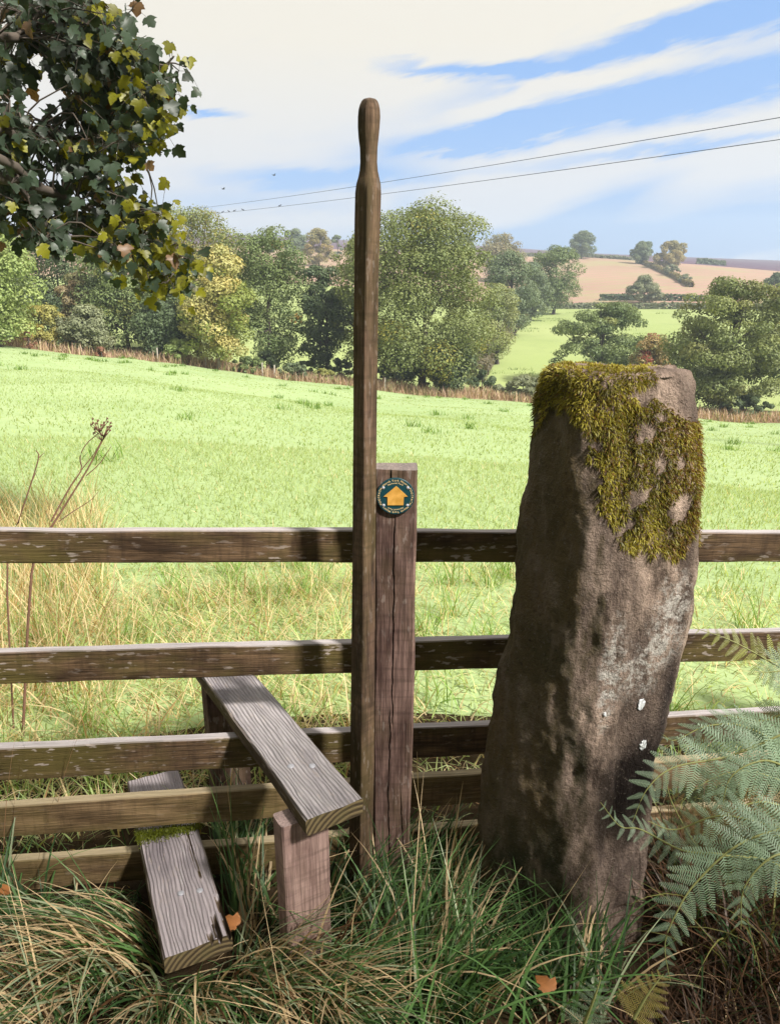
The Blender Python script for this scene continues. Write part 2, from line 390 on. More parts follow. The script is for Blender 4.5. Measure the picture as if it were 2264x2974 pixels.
# waymarked post, standing on the near side of the rails
PY = FY - 0.006
def post_pt(px, py, Y): return at_plane(px, py, Y)
pfront = PY - 0.095
ptop = post_pt(1151, 1366, pfront); pbot = post_pt(1137, 2400, pfront)
pw = (post_pt(1212, 1400, pfront) - post_pt(1088, 1400, pfront))[0]
dirv = unit(pbot - ptop); pbot2 = ptop + dirv * 1.45
beam('post', fence, pbot2 + np.array([0, 0.045, 0]), ptop + np.array([0, 0.045, 0]), pw, 0.09, (0, -1, 0), [POSTM, POSTM], 150, 0.0016, 0.006, 80,
     cracks=[(0.004, 0.0016, 0.72, 1.33, 0.012), (0.010, 0.0015, 0.18, 0.78, 0.010), (-0.028, 0.0014, 0.2, 0.5, 0.010), (0.012, 0.0018, 1.36, 1.46, 0.02)], seed=9.0)
for x in (-2.05, 2.45):
    z0 = float(terrain(x, FY)); y = FY + FK * x - 0.055
    beam('post', fence, (x, y, z0 - 0.3), (x, y, 1.12), 0.1, 0.09, (0, -1, 0), [POSTM, ENDG], 30, 0.002, 0.006, 4, seed=x)

# ------------------------------------------------------------------ stile
stile = tag(empty('stile', (-0.15, 1.75, -0.12)), 'wooden step stile with two worn planks and a tall round-ended hand pole', 'stile')
# hand pole: square set corner-on, narrowing to a neck below a rounded handle
ppY = pfront - 0.046
prof = [  # py, left px, right px
    (2420, 1014, 1082), (2200, 1017, 1086), (1900, 1020, 1088), (1600, 1023, 1090), (1300, 1025, 1093), (1000, 1026, 1096), (800, 1028, 1099), (640, 1029, 1104), (560, 1031, 1106),
    (535, 1034, 1105), (515, 1040, 1101), (495, 1044, 1097), (470, 1046, 1095), (430, 1045, 1096), (400, 1041, 1099), (370, 1039, 1102), (340, 1039, 1104), (318, 1041, 1103), (303, 1045, 1100), (293, 1050, 1096), (287, 1056, 1090), (284.5, 1064, 1082)]
rows = []
for (py, xl, xr) in prof:
    c_ = at_plane((xl + xr) / 2, py, ppY); hw_ = (at_plane(xr, py, ppY) - at_plane(xl, py, ppY))[0] / 2
    rows.append((c_[0], c_[2], hw_))
rows.insert(0, (rows[0][0] - 0.004, -0.4, rows[0][2]))
rows = np.array(rows); zz = []
for a_, b_ in zip(rows[:-1], rows[1:]):
    n_ = max(2, int(abs(b_[1] - a_[1]) / 0.02))
    for t in range(n_): zz.append(a_ + (b_ - a_) * t / n_)
zz.append(rows[-1]); zz = np.array(zz)
ths = [math.radians(q + 90 * w_) for w_ in range(4) for q in (-41.5, -28, -10, 10, 28, 41.5)]
k = len(ths); V = []
for (xc, z, hw_) in zz:
    yaw = math.radians(45)
    cf = 0.12 + 0.30 * min(1, max(0, (z - 1.76) / 0.06))
    for th in ths:
        c_, s_ = math.cos(th), math.sin(th)
        rr = min(1 / max(abs(c_), abs(s_)), (2 - cf) / (abs(c_) + abs(s_)))
        q = hw_ / ((2 - cf) / math.sqrt(2)) * rr
        lx, ly = q * c_, q * s_
        X_ = lx * math.cos(yaw) - ly * math.sin(yaw); Y_ = lx * math.sin(yaw) + ly * math.cos(yaw)
        n_ = mnoise.noise(Vector((X_ * 40, Y_ * 40, z * 5))) * 0.0012
        V.append((xc + X_ * (1 + n_ * 20), ppY + Y_ * (1 + n_ * 20), z))
n_ = len(zz)
i = np.arange(n_ - 1)[:, None] * k; j = np.arange(k)[None]; j2 = (j + 1) % k
fc = np.stack([i + j, i + j2, i + k + j2, i + k + j], -1).reshape(-1, 4).tolist() + [list(range(k))[::-1], list(range((n_ - 1) * k, n_ * k))]
V = np.array(V); org = np.array([rows[0][0], ppY, 0.0])
loc = V - org; locx = np.stack([loc[:, 2], loc[:, 1], -loc[:, 0]], -1)     # local X runs up the pole
me = bpy.data.meshes.new('hand_pole'); me.from_pydata(locx.tolist(), [], fc); me.materials.append(POLEM)
for p in me.polygons: p.use_smooth = True
me.set_sharp_from_angle(angle=math.radians(30))
link('hand_pole', me, stile, Matrix(((0, 0, -1, org[0]), (0, 1, 0, org[1]), (1, 0, 0, 0), (0, 0, 0, 1))))

def plank(near_l, near_r, far_l, far_r, ztop, th, far_len, matl, cracks, seed):
    nl, nr, fl, fr = [at_z(*p, ztop) for p in (near_l, near_r, far_l, far_r)]
    a = (nl + nr) / 2; b = (fl + fr) / 2; d = unit(b - a)
    side = np.array([d[1], -d[0], 0]); wd = 0.5 * (abs(np.dot(nr - nl, side)) + abs(np.dot(fr - fl, side)))
    a = a - [0, 0, th / 2]; e = a + d * far_len
    o = beam('step_plank', stile, a, e, wd, th, (0, 0, 1), [matl, ENDG], 160, 0.0016, 0.005, 44, cracks, seed)
    return o, a, d, side, wd
z3 = RT[2](at_plane(640, 2140, FY, FK)[0])[2]
UT = 0.045; UZ = z3 + UT + 0.002
up, ua, ud, us, uw = plank((871, 2357), (1073, 2340), (598, 1980), (754, 1975), UZ, UT, 0.90, PLANK, [], 2.0)
z5 = RT[4](at_plane(480, 2470, FY, FK)[0])[2]
LT = 0.05; LZ = z5 + LT + 0.002
lp, la, ld, ls, lw = plank((470, 2759), (679, 2739), (401, 2450), (579, 2411), LZ, LT, float(np.linalg.norm(at_z(440, 2252, LZ) - at_z(575, 2749, LZ))), PLANKD,
    [(-0.055, 0.006, -0.1, 0.09, 0.022), (-0.078, 0.005, -0.1, 0.15, 0.02), (-0.03, 0.004, -0.1, 0.04, 0.02), (-0.05, 0.003, 0.2, 0.45, 0.006)], 5.0)
def nail(parent, px, py, z, r=0.009):
    p = at_z(px, py, z); import bmesh
    bm = bmesh.new(); bmesh.ops.create_uvsphere(bm, u_segments=12, v_segments=6, radius=r)
    for v in bm.verts: v.co.z = max(v.co.z, 0) * 0.4 - (0.004 if v.co.z < 0 else 0)
    me = bpy.data.meshes.new('nail'); bm.to_mesh(me); bm.free(); me.materials.append(STEEL)
    link('nail', me, parent, Matrix.Translation((p[0], p[1], z + 0.0015)))
for (px, py) in ((844, 2227), (906, 2226)): nail(up, px, py, UZ)
for (px, py) in ((525, 2596), (580, 2588)): nail(lp, px, py, LZ)
# supports under the planks
def support(px_l, px_r, py, zc, ptop, dpt, dirx, dirs, matl, seed):
    a = at_z(px_l, py, zc); b = at_z(px_r, py, zc)
    wd = (b - a)[0] / dirs[0]; c_ = a + dirs * wd / 2 + dirx * dpt / 2
    beam('support', stile, (c_[0], c_[1], -0.45), (c_[0], c_[1], ptop), wd, dpt, tuple(-dirx), matl, 40, 0.0012, 0.004, 6, seed=seed)
support(820, 948, 2418, UZ - UT - 0.012, UZ - UT - 0.001, 0.06, ud, us, SUPM, 3.0)
q = ua + ud * 0.80
beam('support', stile, (q[0], q[1], -0.5), (q[0], q[1], UZ - UT - 0.001), 0.13, 0.06, tuple(-ud), POSTM, 30, 0.0012, 0.004, 6, seed=7.0)
for f in (0.2, 0.70):
    q = la + ld * f
    beam('support', stile, (q[0], q[1], -0.5), (q[0], q[1], LZ - LT - 0.001), 0.12, 0.06, tuple(-ld), POSTM, 30, 0.0012, 0.004, 6, seed=8.0 + f)

# ------------------------------------------------------------------ waymark disc
dc = at_plane(1148, 1441, pfront - 0.004); dR = (at_plane(1203, 1441, pfront) - at_plane(1093, 1441, pfront))[0] / 2
disc = tag(empty('waymark_disc', tuple(dc)), 'round dark teal footpath waymark disc with yellow arrow nailed to fence post', 'sign')
TEAL = flat_mat('teal_plastic', (0.004, 0.042, 0.055), 0.35, 0.3, 60.0)
ARR = flat_mat('yellow_plastic', (0.62, 0.33, 0.075), 0.5, 0.75, 55.0, col2=(0.36, 0.17, 0.012))
LET = flat_mat('cream_print', (0.66, 0.48, 0.24), 0.5)
def face_mw(roll=0.0, off=0.0):
    R = Matrix.Rotation(roll, 4, 'Z')
    B = Matrix(((1, 0, 0, dc[0]), (0, 0, -1, dc[1] - off), (0, 1, 0, dc[2]), (0, 0, 0, 1)))   # local XY faces the viewer
    return B @ R
N = 64; V = []; fc = []
th = np.arange(N) / N * 2 * np.pi
for (r_, z_) in ((dR, -0.003), (dR, 0.0012), (dR - 0.0012, 0.0025), (dR - 0.004, 0.0028), (dR - 0.0045, 0.0022)):
    V += [(r_ * math.cos(t), r_ * math.sin(t), z_) for t in th]
for l in range(4): fc += [(l * N + q, l * N + (q + 1) % N, (l + 1) * N + (q + 1) % N, (l + 1) * N + q) for q in range(N)]
fc.append(tuple(range(4 * N, 5 * N)))
me = bpy.data.meshes.new('plate'); me.from_pydata(V, [], fc); me.materials.append(TEAL)
plate = link('plate', me, disc, face_mw())
u = dR / 55.0
ar = [(2, 34), (38, 0), (26, -1), (25, -28), (-25, -28), (-25, -1), (-37, 0)]
ar = [(x * u * 0.93, y * u * 0.93) for x, y in ar]; n_ = len(ar)
me = bpy.data.meshes.new('arrow')
me.from_pydata([(x, y, 0.0021) for x, y in ar] + [(x, y, 0.0042) for x, y in ar], [], [tuple(range(n_, 2 * n_))] + [(q, (q + 1) % n_, n_ + (q + 1) % n_, n_ + q) for q in range(n_)])
me.materials.append(ARR); link('arrow', me, disc, face_mw())
dg = None
GL = {}
def glyph(ch):
    if ch in GL: return GL[ch]
    cu = bpy.data.curves.new('g', 'FONT'); cu.body = ch; cu.size = 1.0; cu.resolution_u = 3; cu.offset = 0.012
    ob = bpy.data.objects.new('g', cu); COL.objects.link(ob); bpy.context.view_layer.update()
    me = bpy.data.meshes.new_from_object(ob.evaluated_get(bpy.context.evaluated_depsgraph_get()))
    me.calc_loop_triangles()
    v = np.array([tuple(x.co) for x in me.vertices]).reshape(-1, 3); t = np.array([tuple(x.vertices) for x in me.loop_triangles]).reshape(-1, 3)
    bpy.data.objects.remove(ob); bpy.data.curves.remove(cu); bpy.data.meshes.remove(me)
    GL[ch] = (v, t); return GL[ch]
def arc_text(txt, radius, centre, size, name='lettering', gap=0.13):
    adv = []
    for ch in txt:
        if ch == ' ': adv.append((0, 0.36))
        else:
            v, _ = glyph(ch); adv.append((v[:, 0].min(), v[:, 0].max() - v[:, 0].min() + gap))
    tot = sum(a[1] for a in adv) * size; a0 = centre + tot / radius / 2; s_ = 0; parts = []
    for ch, (mn, aw) in zip(txt, adv):
        if ch != ' ':
            v, t = glyph(ch)
            ang = a0 - (s_ + aw * size / 2) / radius - math.pi / 2
            lx = (v[:, 0] - mn - (aw - gap) / 2) * size; ly = v[:, 1] * size + radius
            ca, sa = math.cos(ang), math.sin(ang)
            parts.append((np.stack([lx * ca - ly * sa, lx * sa + ly * ca, np.full(len(v), 0.0031)], -1), t))
        s_ += aw * size
    v, t = merge(parts)
    link(name, np_mesh(name, v, t, LET), disc, face_mw())
hp = math.pi / 2
arc_text('North York Moors', dR * 0.82, hp, dR * 0.155); arc_text('National Park', dR * 0.69, hp, dR * 0.125)
arc_text('North York Moors', dR * 0.82, -hp, dR * 0.155); arc_text('National Park', dR * 0.69, -hp, dR * 0.125)
arc_text('FOOTPATH', dR * 0.82, 0.0, dR * 0.155); arc_text('FOOTPATH', dR * 0.82, math.pi, dR * 0.155)
import bmesh
for a in (36, 144, 218, 322):
    bm = bmesh.new(); bmesh.ops.create_uvsphere(bm, u_segments=12, v_segments=6, radius=dR * 0.088)
    for v in bm.verts: v.co.z = max(v.co.z, 0) * 0.5
    me = bpy.data.meshes.new('nail'); bm.to_mesh(me); bm.free(); me.materials.append(STEEL)
    t = math.radians(a)
    link('nail', me, disc, face_mw() @ Matrix.Translation((dR * 0.8 * math.cos(t), dR * 0.8 * math.sin(t), 0.0022)))

# ------------------------------------------------------------------ standing stone
rows = np.array([  # py, left, arris, right
    (1108, 1572, 1722, 2022), (1135, 1566, 1714, 2030), (1180, 1558, 1702, 2036), (1230, 1549, 1697, 2042), (1350, 1531, 1703, 2052), (1500, 1505, 1716, 2048),
    (1650, 1489, 1726, 2038), (1800, 1481, 1726, 2024), (1950, 1461, 1716, 2002), (2050, 1441, 1706, 1974), (2200, 1417, 1690, 1937),
    (2350, 1393, 1686, 1914), (2500, 1381, 1692, 1897), (2700, 1385, 1700, 1880), (2900, 1385, 1700, 1860)], float)
zr = []; sec = []
def xat(px, Y, z): return (px - CX) / F * (Y * CP + (CAMZ - z) * SP)
for (py, l, a, r) in rows:
    Yf = 1.60 if py > 1800 else 1.60 + 0.03 * (1800 - py) / 700
    z = at_plane(a, py, Yf)[2]
    zr.append(z)
    sec.append([(xat(l, Yf + 0.17, z), Yf + 0.17), (xat(a, Yf, z), Yf), (xat(r, Yf + 0.10, z), Yf + 0.10), (xat(r, Yf + 0.2, z) - 0.03, Yf + 0.27), (xat(l, Yf + 0.3, z) + 0.05, Yf + 0.29)])
zr = np.array(zr); sec = np.array(sec)
o_ = np.argsort(zr); zr = zr[o_]; sec = sec[o_]
def chaikin(P, it):
    for _ in range(it):
        Q = np.roll(P, -1, 0); P = np.stack([P * 0.87 + Q * 0.13, P * 0.13 + Q * 0.87], 1).reshape(-1, 2)
    return P
def resample(P, n):
    Q = np.vstack([P, P[:1]]); d = np.r_[0, np.cumsum(np.linalg.norm(np.diff(Q, axis=0), axis=1))]
    t = np.linspace(0, d[-1], n, endpoint=False)
    return np.stack([np.interp(t, d, Q[:, 0]), np.interp(t, d, Q[:, 1])], -1)
NS, NR = 150, 230
zs = np.linspace(zr[0], zr[-1], NR); V = []
tot_rows = []
for z in zs:
    P = np.array([[np.interp(z, zr, sec[:, i, c]) for c in (0, 1)] for i in range(5)])
    P = resample(chaikin(P, 3), NS)
    # start at left corner to keep columns aligned
    s = np.argmin(P[:, 0] + 0.2 * P[:, 1]); P = np.roll(P, -s, 0)
    tot_rows.append(np.c_[P, np.full(NS, z)])
cen = np.array([tot_rows[-1][:, 0].mean(), tot_rows[-1][:, 1].mean()])
top = tot_rows[-1].copy()
for f, dz in ((0.985, 0.005), (0.95, 0.009), (0.85, 0.011), (0.65, 0.012), (0.45, 0.012), (0.2, 0.012), (0.02, 0.012)):
    q = top.copy(); q[:, :2] = cen + (q[:, :2] - cen) * f; q[:, 2] = top[:, 2] + dz; tot_rows.append(q)
G = np.array(tot_rows)
for i in range(G.shape[0]):
    for j in range(NS):
        p = Vector(G[i, j]); c2 = Vector((np.interp(p.z, zr, sec[:, :, 0].mean(1)), np.interp(p.z, zr, sec[:, :, 1].mean(1)), p.z))
        n_ = (p - c2); n_.z = 0
        n_ = n_.normalized() if n_.length > 1e-4 else Vector((0, 0, 1))
        if i >= NR: n_ = (n_ * 0.3 + Vector((0, 0, 1))).normalized()
        d = 0.010 * mnoise.fractal(Vector((p.x * 5, p.y * 5, p.z * 2.5)), 1.0, 2.1, 3)
        d += 0.008 * mnoise.fractal(Vector((p.x * 26, p.y * 26, p.z * 11 + 4)), 0.8, 2.1, 5)
        d -= 0.022 * max(0, mnoise.noise(Vector((p.x * 16 + 7, p.y * 16, p.z * 3.2))) - 0.15)
        G[i, j] = np.array(p + n_ * d)
nr = G.shape[0]; V = G.reshape(-1, 3)
i = np.arange(nr - 1)[:, None] * NS; j = np.arange(NS)[None]; j2 = (j + 1) % NS
Q = np.stack([i + j, i + j2, i + NS + j2, i + NS + j], -1).reshape(-1, 4)
m, nt = new_mat('gritstone')
oc = node(nt, 'ShaderNodeTexCoord', out=3)
nrm = node(nt, 'ShaderNodeNewGeometry', out=1)
big = nz(nt, vmul(nt, oc, (1, 1, 0.6)), 4.5, 6.0, 0.6, 0.5); midn = nz(nt, vmul(nt, oc, (1, 1, 0.45)), 15.0, 7.0, 0.65); fine = nz(nt, oc, 120.0, 5.0, 0.7)
xs_, ys_, zs_ = node(nt, 'ShaderNodeSeparateXYZ', {0: oc}, out=None).outputs
c = mix(nt, ramp(nt, midn, 0.40, 0.62), (0.085, 0.058, 0.045), (0.46, 0.34, 0.27))
c = mix(nt, M(nt, 'MULTIPLY', ramp(nt, big, 0.4, 0.6), 0.65), c, (0.10, 0.072, 0.06))
# green algae on the left-turned face, its shade also put into the colour
nx = node(nt, 'ShaderNodeSeparateXYZ', {0: nrm}, out=0)
leftm = ramp(nt, M(nt, 'MULTIPLY', nx, -1.0), 0.1, 0.5)
alg_shade = mix(nt, ramp(nt, big, 0.35, 0.65), (0.045, 0.050, 0.024), (0.16, 0.115, 0.055))
alg_shade = mix(nt, M(nt, 'MULTIPLY', ramp(nt, midn, 0.50, 0.66), 0.7), alg_shade, (0.20, 0.155, 0.12))
alg_shade = mix(nt, M(nt, 'MULTIPLY', ramp(nt, fine, 0.52, 0.66), 0.5), alg_shade, (0.03, 0.03, 0.018))
c = mix(nt, M(nt, 'MULTIPLY', leftm, 0.85), c, alg_shade)
# pale lichen crust: its own patches on the right-hand face
def patch(px, py, sx_, sz_):
    p = at_plane(px, py, 1.66)
    dx = M(nt, 'DIVIDE', M(nt, 'SUBTRACT', xs_, p[0]), sx_); dz = M(nt, 'DIVIDE', M(nt, 'SUBTRACT', zs_, p[2]), sz_)
    return M(nt, 'POWER', 2.718, M(nt, 'MULTIPLY', M(nt, 'ADD', M(nt, 'MULTIPLY', dx, dx), M(nt, 'MULTIPLY', dz, dz)), -1.0))
lic = None
for a in ((1770, 1870, 0.03, 0.10), (1745, 2010, 0.02, 0.10), (1960, 1760, 0.06, 0.09), (1850, 1960, 0.07, 0.08), (1940, 1880, 0.05, 0.05)):
    g = patch(*a); lic = g if lic is None else M(nt, 'ADD', lic, g)
lm = ramp(nt, M(nt, 'MULTIPLY', M(nt, 'MULTIPLY', lic, M(nt, 'SUBTRACT', 1.0, leftm)), M(nt, 'ADD', 0.1, M(nt, 'MULTIPLY', ramp(nt, nz(nt, oc, 38.0, 6.0, 0.75), 0.42, 0.62), 1.1))), 0.25, 0.95)
c = mix(nt, M(nt, 'MULTIPLY', lm, 0.95), c, (0.52, 0.48, 0.44))
# dark patches low on the right-hand face and towards the foot
dk = M(nt, 'ADD', patch(1800, 2300, 0.07, 0.16), M(nt, 'ADD', patch(1960, 2010, 0.025, 0.12), patch(1900, 2250, 0.08, 0.2)))
c = mix(nt, M(nt, 'MULTIPLY', dk, M(nt, 'ADD', 0.35, M(nt, 'MULTIPLY', midn, 0.9)), clamp=True), c, (0.022, 0.014, 0.013))
c = mix(nt, M(nt, 'MULTIPLY', ramp(nt, fine, 0.58, 0.68), 0.4), c, (0.40, 0.33, 0.28))
c = mix(nt, M(nt, 'MULTIPLY', ramp(nt, nz(nt, oc, 70.0, 4.0, 0.7), 0.58, 0.68), 0.55), c, (0.03, 0.02, 0.016))
finish(nt, c, 0.9, M(nt, 'ADD', M(nt, 'MULTIPLY', midn, 2.0), M(nt, 'MULTIPLY', fine, 0.8)), 1.0, 0.016)
STONE = m
stone = tag(empty('standing_stone', (0.46, 1.75, -0.2)), 'tall tapering gritstone gatepost with a mossy cap in front of the fence', 'stone')
sme = np_mesh('block', V, Q, STONE, smooth=True); link('block', sme, stone)
# white lichen spots
LICH = flat_mat('white_lichen', (0.62, 0.64, 0.66), 0.95, 0.5, 150.0)
def surf_pt(px, py):
    X_, Y_, D_ = project(V); m_ = np.hypot(X_ - px, Y_ - py) + D_ * 30
    return V[np.argmin(m_)]
def blob(name, parent, px, py, rpx, matl, seed, rise=0.004):
    c_ = surf_pt(px, py); rr = rpx / F * 1.7; n_ = 18
    X_, Y_, D_ = project(V); front = V[np.hypot(X_ - px, Y_ - py) < rpx * 2.2]; front = front[np.argsort(front[:, 1])][:max(8, len(front) * 2 // 3)]
    A_ = np.c_[front[:, 0], front[:, 2], np.ones(len(front))]; co, *_ = np.linalg.lstsq(A_, front[:, 1], rcond=None)
    vs_ = []; f_ = []
    rg = np.random.default_rng(seed)
    rad = rr * (1 + 0.35 * (rg.random(n_) - 0.5))
    for (s_, dy) in ((1.0, 0.004), (0.85, -rise), (0.4, -rise * 1.3)):
        for q in range(n_):
            t = 2 * math.pi * q / n_; x = c_[0] + rad[q] * s_ * math.cos(t) * 0.7; z = c_[2] + rad[q] * s_ * math.sin(t)
            fr_ = V[(V[:, 1] < c_[1] + 0.07)]; yy = fr_[np.argmin(np.hypot(fr_[:, 0] - x, fr_[:, 2] - z)), 1]
            vs_.append((x, yy + dy, z))
    for l in range(2): f_ += [(l * n_ + q, l * n_ + (q + 1) % n_, (l + 1) * n_ + (q + 1) % n_, (l + 1) * n_ + q) for q in range(n_)]
    f_.append(tuple(range(2 * n_, 3 * n_)))
    me = bpy.data.meshes.new(name); me.from_pydata(vs_, [], f_); me.materials.append(matl); link(name, me, parent)
blob('lichen', stone, 1862, 2048, 22, LICH, 1); blob('lichen', stone, 1866, 2160, 20, LICH, 4); blob('lichen', stone, 1757, 2076, 8, LICH, 3)
# moss
def inpoly(x, y, poly):
    poly = np.array(poly, float); r = np.zeros(len(x), bool); j = len(poly) - 1
    for i in range(len(poly)):
        xi, yi = poly[i]; xj, yj = poly[j]
        c_ = ((yi > y) != (yj > y)) & (x < (xj - xi) * (y - yi) / (yj - yi + 1e-9) + xi)
        r ^= c_; j = i
    return r
MOSSP = [(1560, 1060), (1905, 1060), (1895, 1108), (1830, 1118), (1815, 1150), (1845, 1168), (1905, 1150), (1960, 1200), (2050, 1235), (2060, 1400), (2045, 1500), (1995, 1595), (1945, 1625), (1900, 1600), (1830, 1612), (1785, 1560),
         (1748, 1480), (1735, 1400), (1722, 1320), (1690, 1250), (1655, 1185), (1600, 1190), (1560, 1255), (1530, 1280), (1560, 1180)]
rng = np.random.default_rng(5)
fcn = V[Q]; cenf = fcn.mean(1); nf = np.cross(fcn[:, 2] - fcn[:, 0], fcn[:, 3] - fcn[:, 1]); ar_ = np.linalg.norm(nf, axis=1) / 2; nf = unit(nf)
out_ = cenf - np.array([cen[0], cen[1], 0]); out_[:, 2] = 0
flip = np.where((nf * out_).sum(1) < 0, -1, 1)[:, None]; flip[cenf[:, 2] > zr[-1] + 0.004] = 1
nf = nf * flip; nf[(cenf[:, 2] > zr[-1] + 0.004) & (nf[:, 2] < 0)] *= -1
X_, Y_, D_ = project(cenf)
facing = ((np.array([0, 0, CAMZ]) - cenf) * nf).sum(1) > -0.02
jit = np.array([mnoise.noise(Vector(c_ * 25)) for c_ in cenf]) * 38
dens = np.array([mnoise.noise(Vector(c_ * 14 + 9)) for c_ in cenf])
ok = inpoly(X_ + jit, Y_ + jit, MOSSP) & facing & (dens + 0.5 * jit / 38 > -0.5)
idx = np.where(ok)[0]; pr = ar_[idx] / ar_[idx].sum()
NM = 25000
pick = rng.choice(idx, NM, p=pr); bary = rng.dirichlet((1, 1, 1, 1), NM)
base = (fcn[pick] * bary[:, :, None]).sum(1); nn = nf[pick]
dirm = unit(nn * 0.55 + np.array([0, 0, -0.55]) * (1 - np.clip(nn[:, 2:3], 0, 1)) + rng.normal(0, 0.55, (NM, 3)))
Lm = rng.uniform(0.004, 0.017, NM) * np.where(nn[:, 2] > 0.6, 0.7, 1.0); Wm = rng.uniform(0.0006, 0.0013, NM)
sd = unit(np.cross(dirm, rng.normal(0, 1, (NM, 3))))
p0 = base - nn * 0.002; p1 = base + dirm * Lm[:, None] * 0.55; p2 = base + dirm * Lm[:, None] + np.array([0, 0, -0.25]) * Lm[:, None]
Vm = np.stack([p0 - sd * Wm[:, None], p0 + sd * Wm[:, None], p1 + sd * Wm[:, None], p1 - sd * Wm[:, None], p2], 1).reshape(-1, 3)
b5 = np.arange(NM)[:, None] * 5
Fm = np.concatenate([b5 + np.array([[0, 1, 2]]), b5 + np.array([[0, 2, 3]]), b5 + np.array([[3, 2, 4]])])
hue = np.clip(0.5 + dens[pick] * 0.9 + rng.normal(0, 0.25, NM), 0, 1)[:, None]
cm = (1 - hue) * np.array([0.085, 0.08, 0.012]) + hue * np.array([0.38, 0.33, 0.05])
brown = rng.random(NM)[:, None] < (0.12 + 0.35 * np.clip((X_[pick] - 1880) / 120, 0, 1))[:, None]
cm = np.where(brown, np.array([0.16, 0.085, 0.022]) * rng.uniform(0.6, 1.3, (NM, 1)), cm)
mo = link('moss', np_mesh('moss', Vm, Fm, GRASS, np.repeat(cm, 5, 0)), stone); mo['kind'] = 'stuff'

# moss pad on the lower plank
rg = np.random.default_rng(8); NP = 2600
pq = [at_z(395, 2440, LZ), at_z(585, 2405, LZ)]
tt = rg.beta(1.0, 1.3, NP); base = pq[0] + (pq[1] - pq[0]) * tt[:, None] + ld * rg.normal(0.005, 0.012, NP)[:, None] * (1.6 - tt[:, None])
base[:, 2] = LZ + rg.uniform(-0.002, 0.008, NP)
dm = unit(np.array([0, 0, 0.8]) + rg.normal(0, 0.6, (NP, 3))); sd = unit(np.cross(dm, rg.normal(0, 1, (NP, 3)))) * 0.0016
Lp = rg.uniform(0.004, 0.012, NP)[:, None]
Vp = np.stack([base - sd, base + sd, base + dm * Lp], 1).reshape(-1, 3)
mo = link('moss', np_mesh('moss', Vp, np.arange(NP * 3).reshape(-1, 3), GRASS, np.repeat(np.array([0.12, 0.14, 0.012]) * rg.uniform(0.5, 1.3, (NP, 1)), 3, 0)), stile); mo['kind'] = 'stuff'

# ------------------------------------------------------------------ grass blades
KEEP_OFF = []
def blades(P, L, W, azm, lean, curl, col, seg=5, twist=None, cull=False):
    n = len(P); s = np.linspace(0, 1, seg + 1)
    th = lean[:, None] + curl[:, None] * s[None]
    step = (L / seg)[:, None]
    h = np.concatenate([np.zeros((n, 1)), np.cumsum(np.sin(th[:, :-1]) * step, 1)], 1)
    v = np.concatenate([np.zeros((n, 1)), np.cumsum(np.cos(th[:, :-1]) * step, 1)], 1)
    dx, dy = np.sin(azm), np.cos(azm)
    C = np.stack([P[:, 0:1] + h * dx[:, None], P[:, 1:2] + h * dy[:, None], P[:, 2:3] + v], -1)
    if cull:
        hit = np.zeros(n, bool)
        for (a_, d_, sd_, len_, wd_, zt_) in PLANKS:
            rel = C - a_; u_ = rel @ d_; v_ = rel @ sd_
            hit |= ((u_ > -0.02) & (u_ < len_) & (np.abs(v_) < wd_ / 2 + 0.01) & (C[..., 2] > zt_ - 0.1)).any(1)
        X_, Y_, _ = project(C.reshape(-1, 3)); 
        for pg in KEEP_OFF: hit |= inpoly(X_, Y_, pg).reshape(n, seg + 1).any(1) & (rg.random(n) < 0.9)
        ok_ = ~hit; C, P, W, azm, col, n = C[ok_], P[ok_], W[ok_], azm[ok_], col[ok_], int(ok_.sum())
        if twist is not None: twist = twist[ok_]
    tw = np.zeros(n) if twist is None else twist
    side = np.stack([np.cos(azm + tw), -np.sin(azm + tw), np.zeros(n)], -1)
    wd = W[:, None] * np.maximum(1 - s[None] ** 1.8, 0.04) * 0.5
    A = C - side[:, None] * wd[..., None]; B = C + side[:, None] * wd[..., None]
    V = np.stack([A, B], 2).reshape(-1, 3)
    k = (seg + 1) * 2
    b = np.arange(n)[:, None, None] * k + np.arange(seg)[None, :, None] * 2
    Q = (b + np.array([0, 1, 3, 2])[None, None]).reshape(-1, 4)
    return V, Q, np.repeat(col, k, 0)
def pick_cols(rg, n, table, v0=0.65, v1=1.3):
    w_ = np.array([t[0] for t in table], float); i = rg.choice(len(table), n, p=w_ / w_.sum())
    return np.array([t[1] for t in table])[i] * rg.uniform(v0, v1, (n, 1))
def stuff(name, label, cat, packs, matl=GRASS):
    V, Q, C = [], [], []; o = 0
    for v, q, c in packs: V.append(v); Q.append(q + o); C.append(c); o += len(v)
    ob = link(name, np_mesh(name, np.concatenate(V), np.concatenate(Q), matl, np.concatenate(C)))
    return tag(ob, label, cat, kind='stuff')
GREEN, DKG, STRAW, BROWN, PALE = (0.085, 0.17, 0.05), (0.035, 0.08, 0.025), (0.56, 0.42, 0.25), (0.12, 0.06, 0.028), (0.34, 0.40, 0.25)
rg = np.random.default_rng(21)
PLANKS = [(ua, ud, us, 0.9, uw, UZ), (la, ld, ls, 0.9, lw, LZ)]
KEEP_OFF = [[(60, 2480), (400, 2450), (400, 2570), (60, 2590)], [(475, 2800), (690, 2775), (585, 2410), (395, 2440)], [(800, 2400), (950, 2400), (950, 2640), (790, 2640)], [(868, 2400), (1078, 2385), (1000, 2200), (700, 2200)], [(1090, 2200), (1190, 2200), (1190, 2380), (1090, 2380)]]
